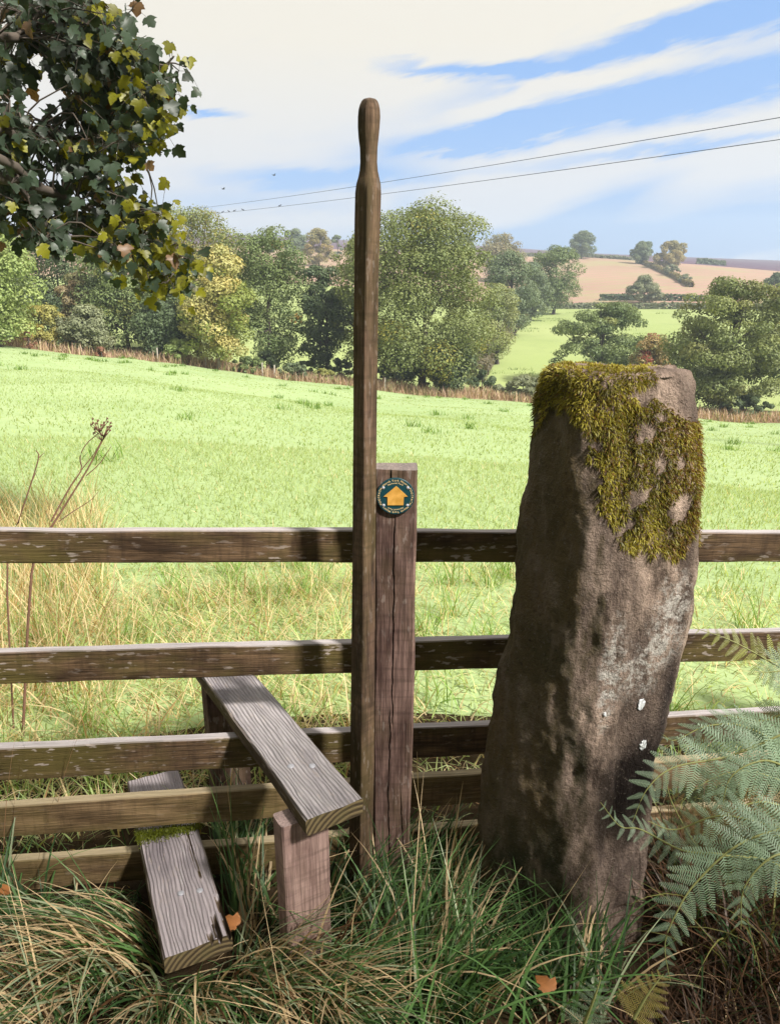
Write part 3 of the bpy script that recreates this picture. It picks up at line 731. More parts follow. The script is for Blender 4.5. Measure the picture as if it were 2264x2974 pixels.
# clearance: keep blades out of the stone and the planks' tops
def clear(P):
    X, Y = P[:, 0], P[:, 1]
    instone = (X > 0.2) & (X < 0.76) & (Y > 1.58) & (Y < 2.0)
    return ~instone
packs = []
def tussock(cx, cy, n, L, spread, lean, table, azc=None, azs=math.pi, W=0.0045):
    r = spread * np.sqrt(rg.random(n)); a = rg.uniform(0, 2 * math.pi, n)
    P = np.stack([cx + r * np.cos(a), cy + r * np.sin(a)], -1); P = np.c_[P, terrain(P[:, 0], P[:, 1]) - 0.01]
    az_ = rg.uniform(-math.pi, math.pi, n) if azc is None else rg.normal(azc, azs, n)
    ok_ = clear(P); P = P[ok_]; az_ = az_[ok_]; n = len(P)
    Ls = L * rg.uniform(0.45, 1.15, n)
    packs.append(blades(P, Ls, W * rg.uniform(0.5, 1.3, n), az_, np.abs(rg.normal(lean, 0.22, n)), rg.uniform(0.5, 2.1, n), pick_cols(rg, n, table), 7, rg.normal(0, 0.5, n), True))
T_green = [(4, GREEN), (3, DKG), (1.2, STRAW), (0.8, PALE)]
T_mix = [(3.0, GREEN), (2.8, DKG), (1.8, STRAW), (0.9, BROWN), (1.0, PALE)]
T_straw = [(2.0, GREEN), (1.4, DKG), (3.8, STRAW), (0.9, BROWN), (1.8, PALE)]
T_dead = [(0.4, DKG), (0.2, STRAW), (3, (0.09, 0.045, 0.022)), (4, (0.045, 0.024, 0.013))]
# overall cover on the near side
for k_ in range(150):
    x = rg.uniform(-1.35, 1.35); y = rg.uniform(0.75, 1.95)
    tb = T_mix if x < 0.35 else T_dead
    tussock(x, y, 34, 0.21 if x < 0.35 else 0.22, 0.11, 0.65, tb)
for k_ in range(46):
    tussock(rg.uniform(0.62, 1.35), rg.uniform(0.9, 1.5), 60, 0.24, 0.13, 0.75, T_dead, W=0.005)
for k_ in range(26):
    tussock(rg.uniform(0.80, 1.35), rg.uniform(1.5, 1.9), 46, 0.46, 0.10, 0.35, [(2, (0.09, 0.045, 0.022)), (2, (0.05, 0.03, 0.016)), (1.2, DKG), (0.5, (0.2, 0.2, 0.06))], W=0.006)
# tawny tussock under the lower plank, drooping to the left and to the viewer
for (px, py, n, L, azc, azs, tb) in [(430, 2740, 230, 0.44, -1.75, 0.40, T_straw), (520, 2900, 300, 0.42, 2.7, 0.6, T_straw), (300, 2800, 220, 0.45, -2.2, 0.5, T_straw),
        (760, 2850, 260, 0.42, 2.1, 0.5, T_straw), (660, 2700, 200, 0.42, -1.2, 0.9, T_mix), (760, 2600, 200, 0.36, 1.2, 0.8, T_green), (1000, 2600, 260, 0.36, 1.3, 0.9, T_green),
        (1120, 2500, 180, 0.30, 0.3, 1.5, T_green), (1150, 2850, 160, 0.46, 0.4, 1.2, T_green), (1300, 2900, 150, 0.44, 0.8, 0.7, T_green), (60, 2700, 180, 0.40, -0.5, 1.5, T_green),
        (30, 2640, 110, 0.28, 0.5, 1.5, T_green), (250, 2640, 110, 0.26, 0.6, 1.4, T_mix), (690, 2480, 160, 0.34, 0.2, 1.0, T_green), (1330, 2650, 200, 0.34, 1.2, 1.0, T_straw),
        (1250, 2560, 160, 0.3, 1.5, 1.0, T_mix), (1560, 2850, 140, 0.32, 0.4, 1.2, T_green), (1700, 2880, 80, 0.36, 0.2, 0.8, T_green), (100, 2930, 200, 0.38, -1.8, 0.6, T_straw), (950, 2940, 260, 0.4, 2.3, 0.7, T_straw)]:
    q = at_z(px, py, -0.1); tussock(q[0], q[1], n, L, 0.09, 0.35, tb, azc, azs, 0.0075)
# broad fresh blades standing proud
n = 30; q = np.array([at_z(px, py, -0.1) for px, py in zip(rg.uniform(900, 1700, n), rg.uniform(2780, 3150, n))])
packs.append(blades(q, rg.uniform(0.28, 0.50, n), rg.uniform(0.006, 0.010, n), rg.normal(0.9, 0.9, n), np.abs(rg.normal(0.45, 0.2, n)), rg.uniform(0.2, 1.9, n), np.array(GREEN) * rg.uniform(0.9, 1.6, (n, 1)), 9, rg.normal(0, 0.5, n), True))
n = 60; q = np.array([at_z(px, py, -0.1) for px, py in zip(rg.uniform(0, 1300, n), rg.uniform(2500, 3150, n))])
packs.append(blades(q, rg.uniform(0.35, 0.7, n), rg.uniform(0.002, 0.0035, n), rg.uniform(-3.1, 3.1, n), np.abs(rg.normal(0.4, 0.25, n)), rg.uniform(-0.2, 1.2, n), np.array(STRAW) * rg.uniform(0.9, 1.5, (n, 1)), 7, None, True))
q = np.array([at_z(px, py, -0.1) for px, py in ((-20, 2560), (10, 2600), (40, 2580), (-40, 2500), (90, 2620), (20, 2520), (150, 2540))]); n = len(q)
packs.append(blades(q, rg.uniform(0.55, 0.85, n), np.full(n, 0.0028), rg.uniform(0.9, 2.0, n), np.abs(rg.normal(0.2, 0.1, n)), rg.uniform(0.0, 0.5, n), np.array([0.22, 0.12, 0.07]) * rg.uniform(0.8, 1.4, (n, 1)), 8))
q = np.array([at_z(1405, 2640, -0.06), at_z(1000, 2420, 0.0), at_z(1430, 2990, -0.05)]); n = 3
packs.append(blades(q, np.array([0.34, 0.32, 0.45]), np.full(n, 0.003), np.array([1.75, 1.0, 0.9]), np.array([1.2, 0.9, 0.7]), np.array([0.1, 0.2, 0.3]), np.array(STRAW) * np.ones((n, 1)) * 1.2, 8))
stuff('tussock_grass', 'long tawny and green tussock grass at the foot of the stile', 'grass', packs)

# matted grass just beyond the fence
packs = []
def scatter(n, r0, r1, b0, b1, rgx):
    r = np.sqrt(rgx.uniform(r0 * r0, r1 * r1, n)); b = rgx.uniform(b0, b1, n)
    P = np.stack([r * np.sin(b), r * np.cos(b)], -1); return np.c_[P, terrain(P[:, 0], P[:, 1]) - 0.005]
LIME, LIME2, GOLD = (0.305, 0.39, 0.165), (0.36, 0.43, 0.20), (0.62, 0.51, 0.32)
def bl(P, L0, L1, W, lean, table, seg=4, curl=(0.2, 1.5), v=(0.65, 1.3)):
    n = len(P)
    return blades(P, rg.uniform(L0, L1, n), W * rg.uniform(0.6, 1.3, n), rg.uniform(-math.pi, math.pi, n), np.abs(rg.normal(lean, 0.3, n)), rg.uniform(*curl, n), pick_cols(rg, n, table, *v), seg, rg.normal(0, 0.8, n))
P = scatter(15000, 2.2, 5.2, -0.62, 0.62, rg); P = P[P[:, 1] > 2.1 + 0.13 * P[:, 0]]
packs.append(bl(P, 0.05, 0.17, 0.006, 0.85, [(2.4, (0.36, 0.46, 0.19)), (2.4, (0.43, 0.50, 0.25)), (3, GOLD), (0.35, (0.30, 0.18, 0.09))]))
P = scatter(4200, 2.2, 4.6, -0.62, -0.02, rg); P = P[P[:, 1] > 2.1]
packs.append(bl(P, 0.12, 0.34, 0.006, 0.75, [(2, (0.36, 0.46, 0.19)), (0.7, (0.20, 0.31, 0.09)), (3.4, GOLD), (0.6, (0.32, 0.20, 0.10))]))
# rank dry grass on the left, out into the field
P = scatter(3600, 3.2, 7.2, -0.75, -0.37, rg)
packs.append(bl(P, 0.25, 0.65, 0.006, 0.3, [(1, LIME), (4, GOLD), (1.5, (0.30, 0.19, 0.09))]))
for k_ in range(40):
    c_ = scatter(1, 2.5, 5.0, -0.55, 0.5, rg)[0]
    if c_[1] < 2.2: continue
    P = c_ + np.c_[rg.normal(0, 0.05, (45, 2)), np.zeros(45)]
    packs.append(bl(P, 0.14, 0.34, 0.006, 0.35, [(3, (0.17, 0.30, 0.06)), (2, LIME), (1, GOLD)]))
stuff('matted_grass', 'matted pale green and straw coloured grass beyond the fence rails', 'grass', packs, TURF)
# grazed turf
packs = []
P = scatter(52000, 5.0, 13.0, -0.62, 0.62, rg)
packs.append(bl(P, 0.04, 0.11, 0.009, 0.5, [(4, LIME), (3, LIME2), (0.25, GOLD)], 3, v=(0.85, 1.15)))
P = scatter(40000, 13.0, 34.0, -0.6, 0.6, rg)
packs.append(bl(P, 0.05, 0.11, 0.022, 0.6, [(4, LIME), (3, LIME2), (0.4, (0.24, 0.35, 0.1))], 2, v=(0.88, 1.12)))
P = scatter(25000, 34.0, 80.0, -0.6, 0.6, rg)
packs.append(bl(P, 0.05, 0.10, 0.06, 0.8, [(4, LIME), (3, LIME2), (0.3, (0.24, 0.35, 0.1))], 2, v=(0.92, 1.08)))
for k_ in range(120):
    c_ = scatter(1, 8.0, 75.0, -0.6, 0.6, rg)[0]; r_ = math.hypot(c_[0], c_[1])
    n = 34; P = c_ + np.c_[rg.normal(0, 0.16, (n, 2)), np.zeros(n)]
    packs.append(bl(P, 0.15, 0.36, 0.012 + r_ * 0.0006, 0.35, [(3, (0.14, 0.24, 0.055)), (2, (0.20, 0.31, 0.08))], 3))
b_ = rg.uniform(-0.05, 0.5, 260); r_ = rg.uniform(105, 245, 260)
for bb, rr_ in zip(b_[::3], r_[::3]):
    c_ = np.array([rr_ * math.sin(bb), rr_ * math.cos(bb)]); n = 30
    P = c_ + rg.normal(0, 0.7, (n, 2)) * np.array([1.6, 0.6]); P = np.c_[P, terrain(P[:, 0], P[:, 1]) - 0.02]
    packs.append(bl(P, 0.3, 0.7, 0.10, 0.35, [(3, (0.13, 0.20, 0.06)), (2, (0.19, 0.25, 0.08))], 3))
stuff('meadow_grass', 'short bright lime green grazed grass covering the sloping meadow', 'grass', packs, TURF)
# tall bleached grass on the far verge
packs = []
b = rg.uniform(-0.62, 0.62, 15000); r = rg.uniform(79.5, 86.5, 15000)
P = np.stack([r * np.sin(b), r * np.cos(b)], -1); P = np.c_[P, terrain(P[:, 0], P[:, 1]) - 0.03]
packs.append(bl(P, 0.45, 1.25, 0.09, 0.2, [(3, (0.46, 0.35, 0.23)), (3, (0.38, 0.26, 0.18)), (1.2, (0.25, 0.26, 0.11)), (1, (0.26, 0.16, 0.12))], 3, (0, 0.8)))
stuff('verge_grass', 'strip of tall bleached brown grass along the far edge of the meadow', 'grass', packs)

# ------------------------------------------------------------------ trees
def leaf_cards(P, N, size, rg, aspect=0.62):
    n = len(P); N = unit(N); t = unit(np.cross(N, rg.normal(0, 1, (n, 3)))); b = np.cross(N, t)
    s = size[:, None]
    V = np.stack([P - t * s * 0.5, P + b * s * 0.5 * aspect, P + t * s * 0.5, P - b * s * 0.5 * aspect], 1).reshape(-1, 3)
    return V, np.arange(n * 4).reshape(-1, 4)
def make_crown(rg, c, rx, ry, rz, ncl, nl, ls, cols, patch_=None, flat=0.8, crad=0.3, egg=0.0):
    pts = []
    while len(pts) < ncl:
        d = unit(rg.normal(0, 1, 3)); rad = rg.uniform(0.12, 1.0) ** 0.4 * (1 - crad * 0.45)
        p = d * rad
        if len(pts) < 5: p = np.array([rg.uniform(-0.28, 0.28), rg.uniform(-0.28, 0.28), 1 - crad * 0.62 - 0.03 * len(pts)])
        e_ = unit(p); p = p * (math.hypot(e_[0], e_[1]) ** 2.9 + abs(e_[2]) ** 2.9) ** (-1 / 2.9)
        sc = 1 - egg * p[2]
        pts.append([c[0] + p[0] * rx * sc, c[1] + p[1] * ry * sc, c[2] + p[2] * rz])
    pts = np.array(pts); cr = crad * min(rx, rz) * rg.uniform(0.55, 1.25, ncl)
    w_ = cr ** 2; ci = rg.choice(ncl, nl, p=w_ / w_.sum())
    d = unit(rg.normal(0, 1, (nl, 3)) + np.array([0, 0, 0.35]))
    rad = cr[ci] * rg.uniform(0.45, 1.0, nl) ** 0.4 * (1 + rg.normal(0, 0.11, nl))
    P = pts[ci] + d * rad[:, None] * np.array([1.12, 1.12, flat])
    N = d * 1.0 + rg.normal(0, 0.42, (nl, 3)) + np.array([0, 0, 0.3])
    V, Q = leaf_cards(P, N, ls * 0.68 * rg.uniform(0.55, 1.3, nl), rg)
    cols = np.array(cols, float)
    cc = rg.uniform(0, 1, ncl); base = cols[0] * (1 - cc[:, None]) + cols[1] * cc[:, None]
    if patch_ is not None:
        m_ = rg.random(ncl) < patch_[0]; base[m_] = np.array(patch_[1]) * rg.uniform(0.8, 1.2, (m_.sum(), 1))
    C = base[ci] * rg.uniform(0.84, 1.16, (nl, 1))
    return V, Q, np.repeat(C, 4, 0), pts
def make_tree(name, label, px, r, top_y, half, cols, cat='tree', group=None, cb=0.12, nl=6000, ncl=70, ls=0.42, patch_=None, seed=0, trunk_r=None, bark=None, ybase=1000, lean=0.0, crad=0.3, egg=0.02, flat=0.8, trunks=1, deep=0.9):
    rg = np.random.default_rng(1000 + seed)
    b = at_r(px, ybase, r); x, y = b[0], b[1]; z0 = float(terrain(x, y))
    ztop = at_r(px, top_y, r)[2]; H = ztop - z0
    dep = y * CP - (z0 + H / 2 - CAMZ) * SP; rx = half / F * dep
    root = tag(empty(name, (x, y, z0)), label, cat, group)
    cb = cb * 0.35 - 0.02; rz = H * (1 - cb) / 2; c = np.array([x + lean * H * 0.5, y, z0 + H * cb + rz])
    V, Q, C, pts = make_crown(rg, c, rx * 1.12, rx * deep, rz, int(ncl * 1.2), int(nl * 2.9), ls, [np.array(q) * 1.3 + 0.012 for q in cols], patch_, flat, crad, egg)
    link('crown', np_mesh('crown', V, Q, LEAF, C), root)
    tr = trunk_r or max(0.12, H * 0.024)
    for t_ in range(trunks):
        ox = (t_ - (trunks - 1) / 2) * tr * 3.2
        parts = []
        basep = np.array([x + ox, y, z0 - 0.4]); topp = c + np.array([ox * 1.5, 0, rz * 0.35])
        midp = basep * 0.5 + topp * 0.5 + np.array([rg.normal(0, 0.02) * H, 0, 0])
        path = spline([basep, midp, topp], 12)
        rad = np.linspace(1.0, 0.25, 12) * tr; rad[0] *= 1.45; rad[1] *= 1.1
        parts.append(tube(path, rad, 8))
        for k_ in range(min(10, ncl) if H > 5 else 4):
            tgt = pts[rg.integers(len(pts))]; s_ = path[rg.integers(4, 10)]
            if tgt[2] < s_[2] - 0.5: continue
            m_ = (s_ + tgt) / 2 + np.array([0, 0, rg.uniform(-0.02, 0.06) * H])
            parts.append(tube(spline([s_, m_, tgt], 7), np.linspace(0.42, 0.08, 7) * tr, 5))
        link('trunk', np_mesh('trunk', *merge(parts), bark or BARK, smooth=True), root)
    return root
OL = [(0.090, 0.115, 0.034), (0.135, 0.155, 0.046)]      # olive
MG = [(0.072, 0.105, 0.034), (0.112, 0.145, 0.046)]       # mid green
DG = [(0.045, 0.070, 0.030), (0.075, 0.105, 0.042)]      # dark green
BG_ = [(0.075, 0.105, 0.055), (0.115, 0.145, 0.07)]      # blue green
YL = [(0.33, 0.28, 0.095), (0.25, 0.25, 0.095)]           # yellow
LG = [(0.15, 0.20, 0.06), (0.21, 0.25, 0.08)]           # light green
GG = [(0.12, 0.135, 0.075), (0.16, 0.175, 0.095)]        # grey green
OC = [(0.22, 0.17, 0.06), (0.17, 0.16, 0.065)]           # ochre
GT = 'trees along the far edge of the meadow'
G2 = 'trees on the far hillside'
T = make_tree
T('broadleaf_tree', 'light yellow-green tree at the end of the tree row under the sycamore branch', 0, 78, 640, 135, LG, group=GT, seed=1, nl=9000, ncl=60)
T('broadleaf_tree', 'dark grey-green tree rising behind the small yellow thicket', 190, 98, 675, 115, DG, group=GT, seed=2, nl=6500)
T('thicket_shrub', 'small yellowing thorn shrub below the dark grey-green tree', 120, 84, 885, 70, [(0.26, 0.22, 0.05), (0.17, 0.18, 0.05)], 'shrub', GT, seed=3, nl=3500, ncl=40, cb=0.03, ls=0.34)
T('broadleaf_tree', 'pinkish brown-green thinning tree beside the grey-green willow-like tree', 245, 90, 780, 55, [(0.19, 0.14, 0.075), (0.14, 0.14, 0.06)], group=GT, seed=4, nl=4000, ncl=40)
T('broadleaf_tree', 'low grey-green bushy tree between the thorn shrub and dark-trunked tree', 250, 83, 885, 75, GG, group=GT, seed=5, nl=4500, ncl=45, cb=0.03)
T('broadleaf_tree', 'mid-green spreading tree hanging low behind the sycamore branch tip', 375, 88, 715, 115, MG, group=GT, seed=6, nl=8000, cb=0.06, patch_=(0.1, (0.2, 0.22, 0.06)))
T('broadleaf_tree', 'tall olive tree with domed yellowing top behind the bright yellow tree', 575, 104, 590, 172, OL, group=GT, seed=7, nl=14000, ncl=120, crad=0.24, patch_=(0.16, (0.21, 0.19, 0.05)))
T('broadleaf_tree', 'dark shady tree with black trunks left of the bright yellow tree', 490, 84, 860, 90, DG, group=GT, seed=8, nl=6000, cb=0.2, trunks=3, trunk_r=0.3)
T('broadleaf_tree', 'slender bright yellow autumn tree with pale leaning trunk', 632, 80, 700, 96, YL, group=GT, seed=9, nl=7500, ncl=65, cb=0.12, bark=BARKP, trunk_r=0.17, patch_=(0.3, (0.21, 0.25, 0.06)))
T('broadleaf_tree', 'round green tree with orange patches right of the bright yellow tree', 790, 92, 655, 105, MG, group=GT, seed=10, nl=8500, ncl=80, cb=0.16, patch_=(0.05, (0.33, 0.20, 0.05)))
T('broadleaf_tree', 'narrow dark blue-green tree just left of the hand pole', 935, 92, 755, 65, DG, group=GT, seed=11, nl=6000, ncl=95, crad=0.26, cb=0.14, trunks=2, trunk_r=0.22)
T('broadleaf_tree', 'pale green tree mostly hidden behind the hand pole', 1035, 93, 665, 75, OL, group=GT, seed=12, nl=5500, ncl=50, cb=0.08)
T('broadleaf_tree', 'huge domed olive-green tree with yellow tufts right of the hand pole', 1225, 86, 592, 226, OL, group=GT, seed=13, nl=24000, ncl=190, cb=0.12, crad=0.2, lean=0.0, patch_=(0.07, (0.24, 0.225, 0.05)), trunk_r=0.42, egg=0.14)
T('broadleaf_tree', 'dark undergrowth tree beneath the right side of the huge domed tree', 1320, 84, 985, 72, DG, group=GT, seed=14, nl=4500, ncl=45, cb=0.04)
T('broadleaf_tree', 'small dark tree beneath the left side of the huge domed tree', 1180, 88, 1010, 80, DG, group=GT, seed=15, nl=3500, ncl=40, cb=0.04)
T('broadleaf_tree', 'pale willow-green bush at the corner of the upper pasture', 1445, 128, 815, 62, [(0.15, 0.18, 0.08), (0.2, 0.21, 0.08)], group=GT, seed=16, nl=4500, ncl=45, cb=0.03)
T('broadleaf_tree', 'blue-green tree on the pasture edge beside the huge domed tree', 1478, 170, 725, 72, BG_, group=G2, seed=17, nl=6000, ncl=60, cb=0.05, ls=0.6)
T('broadleaf_tree', 'grey-green tree between the blue-green and the rounded pasture-edge trees', 1535, 205, 760, 55, BG_, group=G2, seed=18, nl=4500, ncl=45, cb=0.04, ls=0.7)
T('broadleaf_tree', 'rounded green tree with open trunk at the top corner of the pasture', 1600, 225, 708, 66, MG, group=G2, seed=19, nl=6500, ncl=60, cb=0.1, ls=0.7)
T('broadleaf_tree', 'hazy ochre-topped tree high behind the pasture-edge trees', 1445, 330, 680, 60, [(0.13, 0.14, 0.08), (0.19, 0.15, 0.07)], group=G2, seed=20, nl=4500, ncl=45, cb=0.03, ls=0.95)
T('broadleaf_tree', 'hazy blue tree peeping over the right shoulder of the huge domed tree', 1345, 350, 682, 28, BG_, group=G2, seed=21, nl=2500, ncl=25, cb=0.03, ls=0.9)
T('broadleaf_tree', 'lone egg-shaped dark tree standing on the skyline hedge', 1670, 470, 670, 32, BG_, group=G2, seed=22, nl=3500, ncl=35, cb=0.08, ls=1.1, crad=0.34)
T('broadleaf_tree', 'small round blue-green tree at the head of the diagonal hedge', 1838, 455, 702, 29, BG_, group=G2, seed=23, nl=3200, ncl=32, cb=0.05, ls=1.1)
T('broadleaf_tree', 'broad ochre tree beside the small round tree on the skyline', 1918, 430, 703, 45, OC, group=G2, seed=24, nl=4500, ncl=42, cb=0.04, ls=1.1)
T('hedge_shrub', 'grey-green bush halfway down the diagonal hedge', 1935, 385, 768, 28, GG, 'shrub', G2, seed=25, nl=1600, ncl=22, cb=0.02, ls=0.9)
T('hedge_shrub', 'low round bush at the foot of the diagonal hedge', 1968, 350, 796, 24, GG, 'shrub', G2, seed=26, nl=1400, ncl=20, cb=0.02, ls=0.8)
T('broadleaf_tree', 'small pointed grey tree in the trimmed hedge below the stubble', 1855, 268, 798, 42, GG, group=G2, seed=27, nl=3600, ncl=38, cb=0.03, ls=0.75, egg=0.45)
T('broadleaf_tree', 'dark little conical tree above the large right-hand oak', 2225, 270, 790, 30, DG, group=G2, seed=28, nl=2600, ncl=30, cb=0.03, ls=0.75, egg=0.3)
T('broadleaf_tree', 'spreading layered green tree standing alone behind the mossy stone', 1745, 112, 872, 128, MG, group=GT, seed=29, nl=9500, ncl=85, cb=0.12, ls=0.46, crad=0.22, flat=0.55, patch_=(0.1, (0.17, 0.19, 0.055)))
T('thicket_shrub', 'orange and russet tinted shrub between the two right-hand trees', 1902, 106, 968, 62, [(0.24, 0.16, 0.06), (0.17, 0.17, 0.065)], 'shrub', GT, seed=30, nl=4000, ncl=45, cb=0.04, patch_=(0.1, (0.26, 0.07, 0.04)))
T('broadleaf_tree', 'large spreading oak with thick trunk on the meadow edge right of the stone', 2125, 88, 806, 178, OL, group=GT, seed=31, nl=17000, ncl=130, cb=0.14, crad=0.2, flat=0.65, trunk_r=0.5, patch_=(0.15, (0.17, 0.18, 0.06)))
T('broadleaf_tree', 'green tree crowding the right-hand side of the large spreading oak', 2330, 92, 880, 110, MG, group=GT, seed=32, nl=7000, ncl=60, cb=0.05)
T('broadleaf_tree', 'small hazy round tree on the skyline above the green tree with orange patches', 800, 420, 655, 21, BG_, group=G2, seed=33, nl=1800, ncl=20, cb=0.03, ls=1.1)
T('broadleaf_tree', 'hazy clump of blue-green trees left of the hazy ochre tree', 862, 400, 668, 36, BG_, group=G2, seed=34, nl=2600, ncl=28, cb=0.03, ls=1.1)
T('broadleaf_tree', 'hazy ochre round tree on the skyline left of the hand pole', 932, 340, 665, 38, OC, group=G2, seed=35, nl=3000, ncl=30, cb=0.05, ls=1.0)
T('broadleaf_tree', 'tiny hazy dark tree between the ochre tree and the hand pole', 985, 400, 680, 16, BG_, group=G2, seed=36, nl=1200, ncl=15, cb=0.03, ls=1.1)
T('thicket_shrub', 'grey-green bramble bush on the verge beside the standing stone', 1525, 84, 1092, 78, GG, 'shrub', 'bushes on the far verge', seed=37, nl=4200, ncl=50, cb=0.0, ls=0.3)
T('thicket_shrub', 'green bush on the verge beneath the bright yellow tree', 715, 81, 1035, 46, MG, 'shrub', 'bushes on the far verge', seed=38, nl=2200, ncl=30, cb=0.0, ls=0.3)
T('thicket_shrub', 'blue-green bush on the verge beneath the tree with orange patches', 850, 82, 1052, 46, BG_, 'shrub', 'bushes on the far verge', seed=39, nl=2200, ncl=30, cb=0.0, ls=0.3)
T('thicket_shrub', 'yellow-green bush on the verge beneath the narrow dark tree', 935, 83, 1072, 32, [(0.2, 0.2, 0.05), (0.15, 0.17, 0.05)], 'shrub', 'bushes on the far verge', seed=40, nl=1500, ncl=22, cb=0.0, ls=0.3)
T('thicket_shrub', 'dark bush at the foot of the large spreading oak', 2190, 86, 1150, 90, DG, 'shrub', 'bushes on the far verge', seed=41, nl=3000, ncl=40, cb=0.0, ls=0.3)
T('thicket_shrub', 'bright green sapling bush between the dark trunks', 520, 81, 985, 40, LG, 'shrub', 'bushes on the far verge', seed=42, nl=1500, ncl=22, cb=0.0, ls=0.3)
T('dead_dock', 'rusty brown clump of dead dock under the light yellow-green tree', 85, 79.5, 962, 20, [(0.14, 0.06, 0.035), (0.2, 0.1, 0.06)], 'weed', 'dead dock on the far verge', seed=43, nl=500, ncl=10, cb=0.0, ls=0.22)
T('dead_dock', 'rusty brown clump of dead dock beside the low grey-green bushy tree', 292, 79.5, 1008, 18, [(0.14, 0.06, 0.035), (0.2, 0.1, 0.06)], 'weed', 'dead dock on the far verge', seed=44, nl=450, ncl=10, cb=0.0, ls=0.22)

rgu = np.random.default_rng(404)
UB = ['the edge of the light yellow-green tree', 'the trunk of the light yellow-green tree', 'the small yellow thorn shrub', 'the pinkish brown-green tree', 'the low sycamore branch tip', 'the mid-green spreading tree',
      'the tall domed olive tree', 'the bright yellow tree', 'the green tree with orange patches', 'the narrow dark tree, on its left', 'the narrow dark tree, beside the pole', 'the tree hidden by the hand pole', 'the middle of the huge domed tree', 'the right skirt of the huge domed tree']
for k_, px in enumerate([-40, 40, 150, 215, 330, 400, 560, 640, 760, 890, 1000, 1080, 1270, 1400]):
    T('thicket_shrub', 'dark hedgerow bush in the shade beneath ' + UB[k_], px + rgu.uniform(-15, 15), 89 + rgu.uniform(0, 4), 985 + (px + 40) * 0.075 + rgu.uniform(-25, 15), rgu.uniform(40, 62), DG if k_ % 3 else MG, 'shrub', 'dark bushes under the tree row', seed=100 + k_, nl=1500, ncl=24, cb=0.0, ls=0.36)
# trimmed hedges
def hedge(name, label, pts, hh, wd, cols, seed, ls, nper):
    rgh = np.random.default_rng(seed); pts = np.array(pts); P = []; N = []
    for a, b in zip(pts[:-1], pts[1:]):
        L = np.linalg.norm(b - a); n = int(L * nper); t = rgh.random(n)[:, None]
        d = (b - a) / L; s = np.array([d[1], -d[0]])
        u_ = rgh.uniform(-1, 1, n); v_ = rgh.uniform(0, 1, n); f = rgh.random(n) < 0.45
        v_ = np.where(f, 1.0, v_); u_ = np.where(f, u_, np.sign(u_))
        xy = a + (b - a) * t + s * (u_ * wd / 2 + rgh.normal(0, 0.15, n))[:, None]
        z = terrain(xy[:, 0], xy[:, 1]) + v_ * hh * (1 + 0.1 * np.sin(t[:, 0] * L * 0.35)) + rgh.normal(0, 0.12, n)
        P.append(np.c_[xy, z]); N.append(np.c_[s[None] * u_[:, None], np.where(f, 1.5, 0.3)] + rgh.normal(0, 0.4, (n, 3)))
    P = np.concatenate(P); N = np.concatenate(N)
    V_, Q_ = leaf_cards(P, N, ls * 1.5 * rgh.uniform(0.6, 1.3, len(P)), rgh, 0.9)
    C_ = np.repeat(np.array(cols[0]) + (np.array(cols[1]) - np.array(cols[0])) * rgh.random((len(P), 1)), 4, 0)
    o = link(name, np_mesh(name, V_, Q_, LEAF, C_)); return tag(o, label, 'hedge')
hx = lambda px, r: at_r(px, 880, r)[:2]
hedge('hedge', 'long trimmed hedge between the upper pasture and the stubble field', [hx(1530, 244), hx(1700, 248), hx(1900, 250), hx(2100, 252), hx(2300, 255)], 1.5, 1.6, GG, 61, 0.55, 40)
hedge('hedge', 'second dark hedge just above the pasture hedge, at the small pointed tree', [hx(1740, 275), hx(1900, 277), hx(2080, 278)], 1.7, 1.6, DG, 62, 0.6, 36)
hedge('hedge', 'diagonal hedge climbing the stubble field to the skyline trees', [hx(2000, 330), hx(1955, 370), hx(1900, 415), hx(1850, 465)], 1.7, 1.8, OC, 63, 0.7, 36)
hedge('hedge', 'thin hedge along the foot of the heather moor', [hx(1500, 482), hx(1750, 484), hx(1860, 486)], 1.6, 2.0, GG, 64, 0.8, 20)
hedge('hedge', 'low broken hedge at the right end of the moor foot', [hx(2010, 520), hx(2090, 524)], 2.6, 3, BG_, 65, 1.0, 40)
hedge('hedge', 'low hedge climbing beside the pasture under the woodland trees', [hx(1385, 110), hx(1430, 140), hx(1500, 190), hx(1545, 235)], 2.0, 2.5, [(0.10, 0.085, 0.06), (0.14, 0.12, 0.06)], 66, 0.5, 40)

# wire-fence posts at the meadow edge
PALEP = flat_mat('bleached_post', (0.36, 0.33, 0.28), 0.9, 0.5, 6.0)
for i_, (px, lab) in enumerate([(762, 'thin bleached fence post on the verge left of the blue-green bush'), (797, 'thin bleached fence post touching the blue-green verge bush'), (462, 'thin bleached fence post below the dark-trunked tree'), (600, 'thin bleached fence post left of the pale leaning trunk'), (1117, 'thin bleached fence post at the trunk of the huge domed tree')]):
    b = at_r(px, 1090, 80.6); z0 = float(terrain(b[0], b[1]))
    v, q = tube([(b[0], b[1], z0 - 0.3), (b[0], b[1], z0 + 0.8), (b[0] + 0.02, b[1], z0 + 1.35), (b[0] + 0.02, b[1], z0 + 1.37)], [0.075, 0.07, 0.065, 0.01], 8)
    tag(link('fence_post', np_mesh('fence_post', v, q, PALEP)), lab, 'post', 'wire fence posts along the meadow edge')

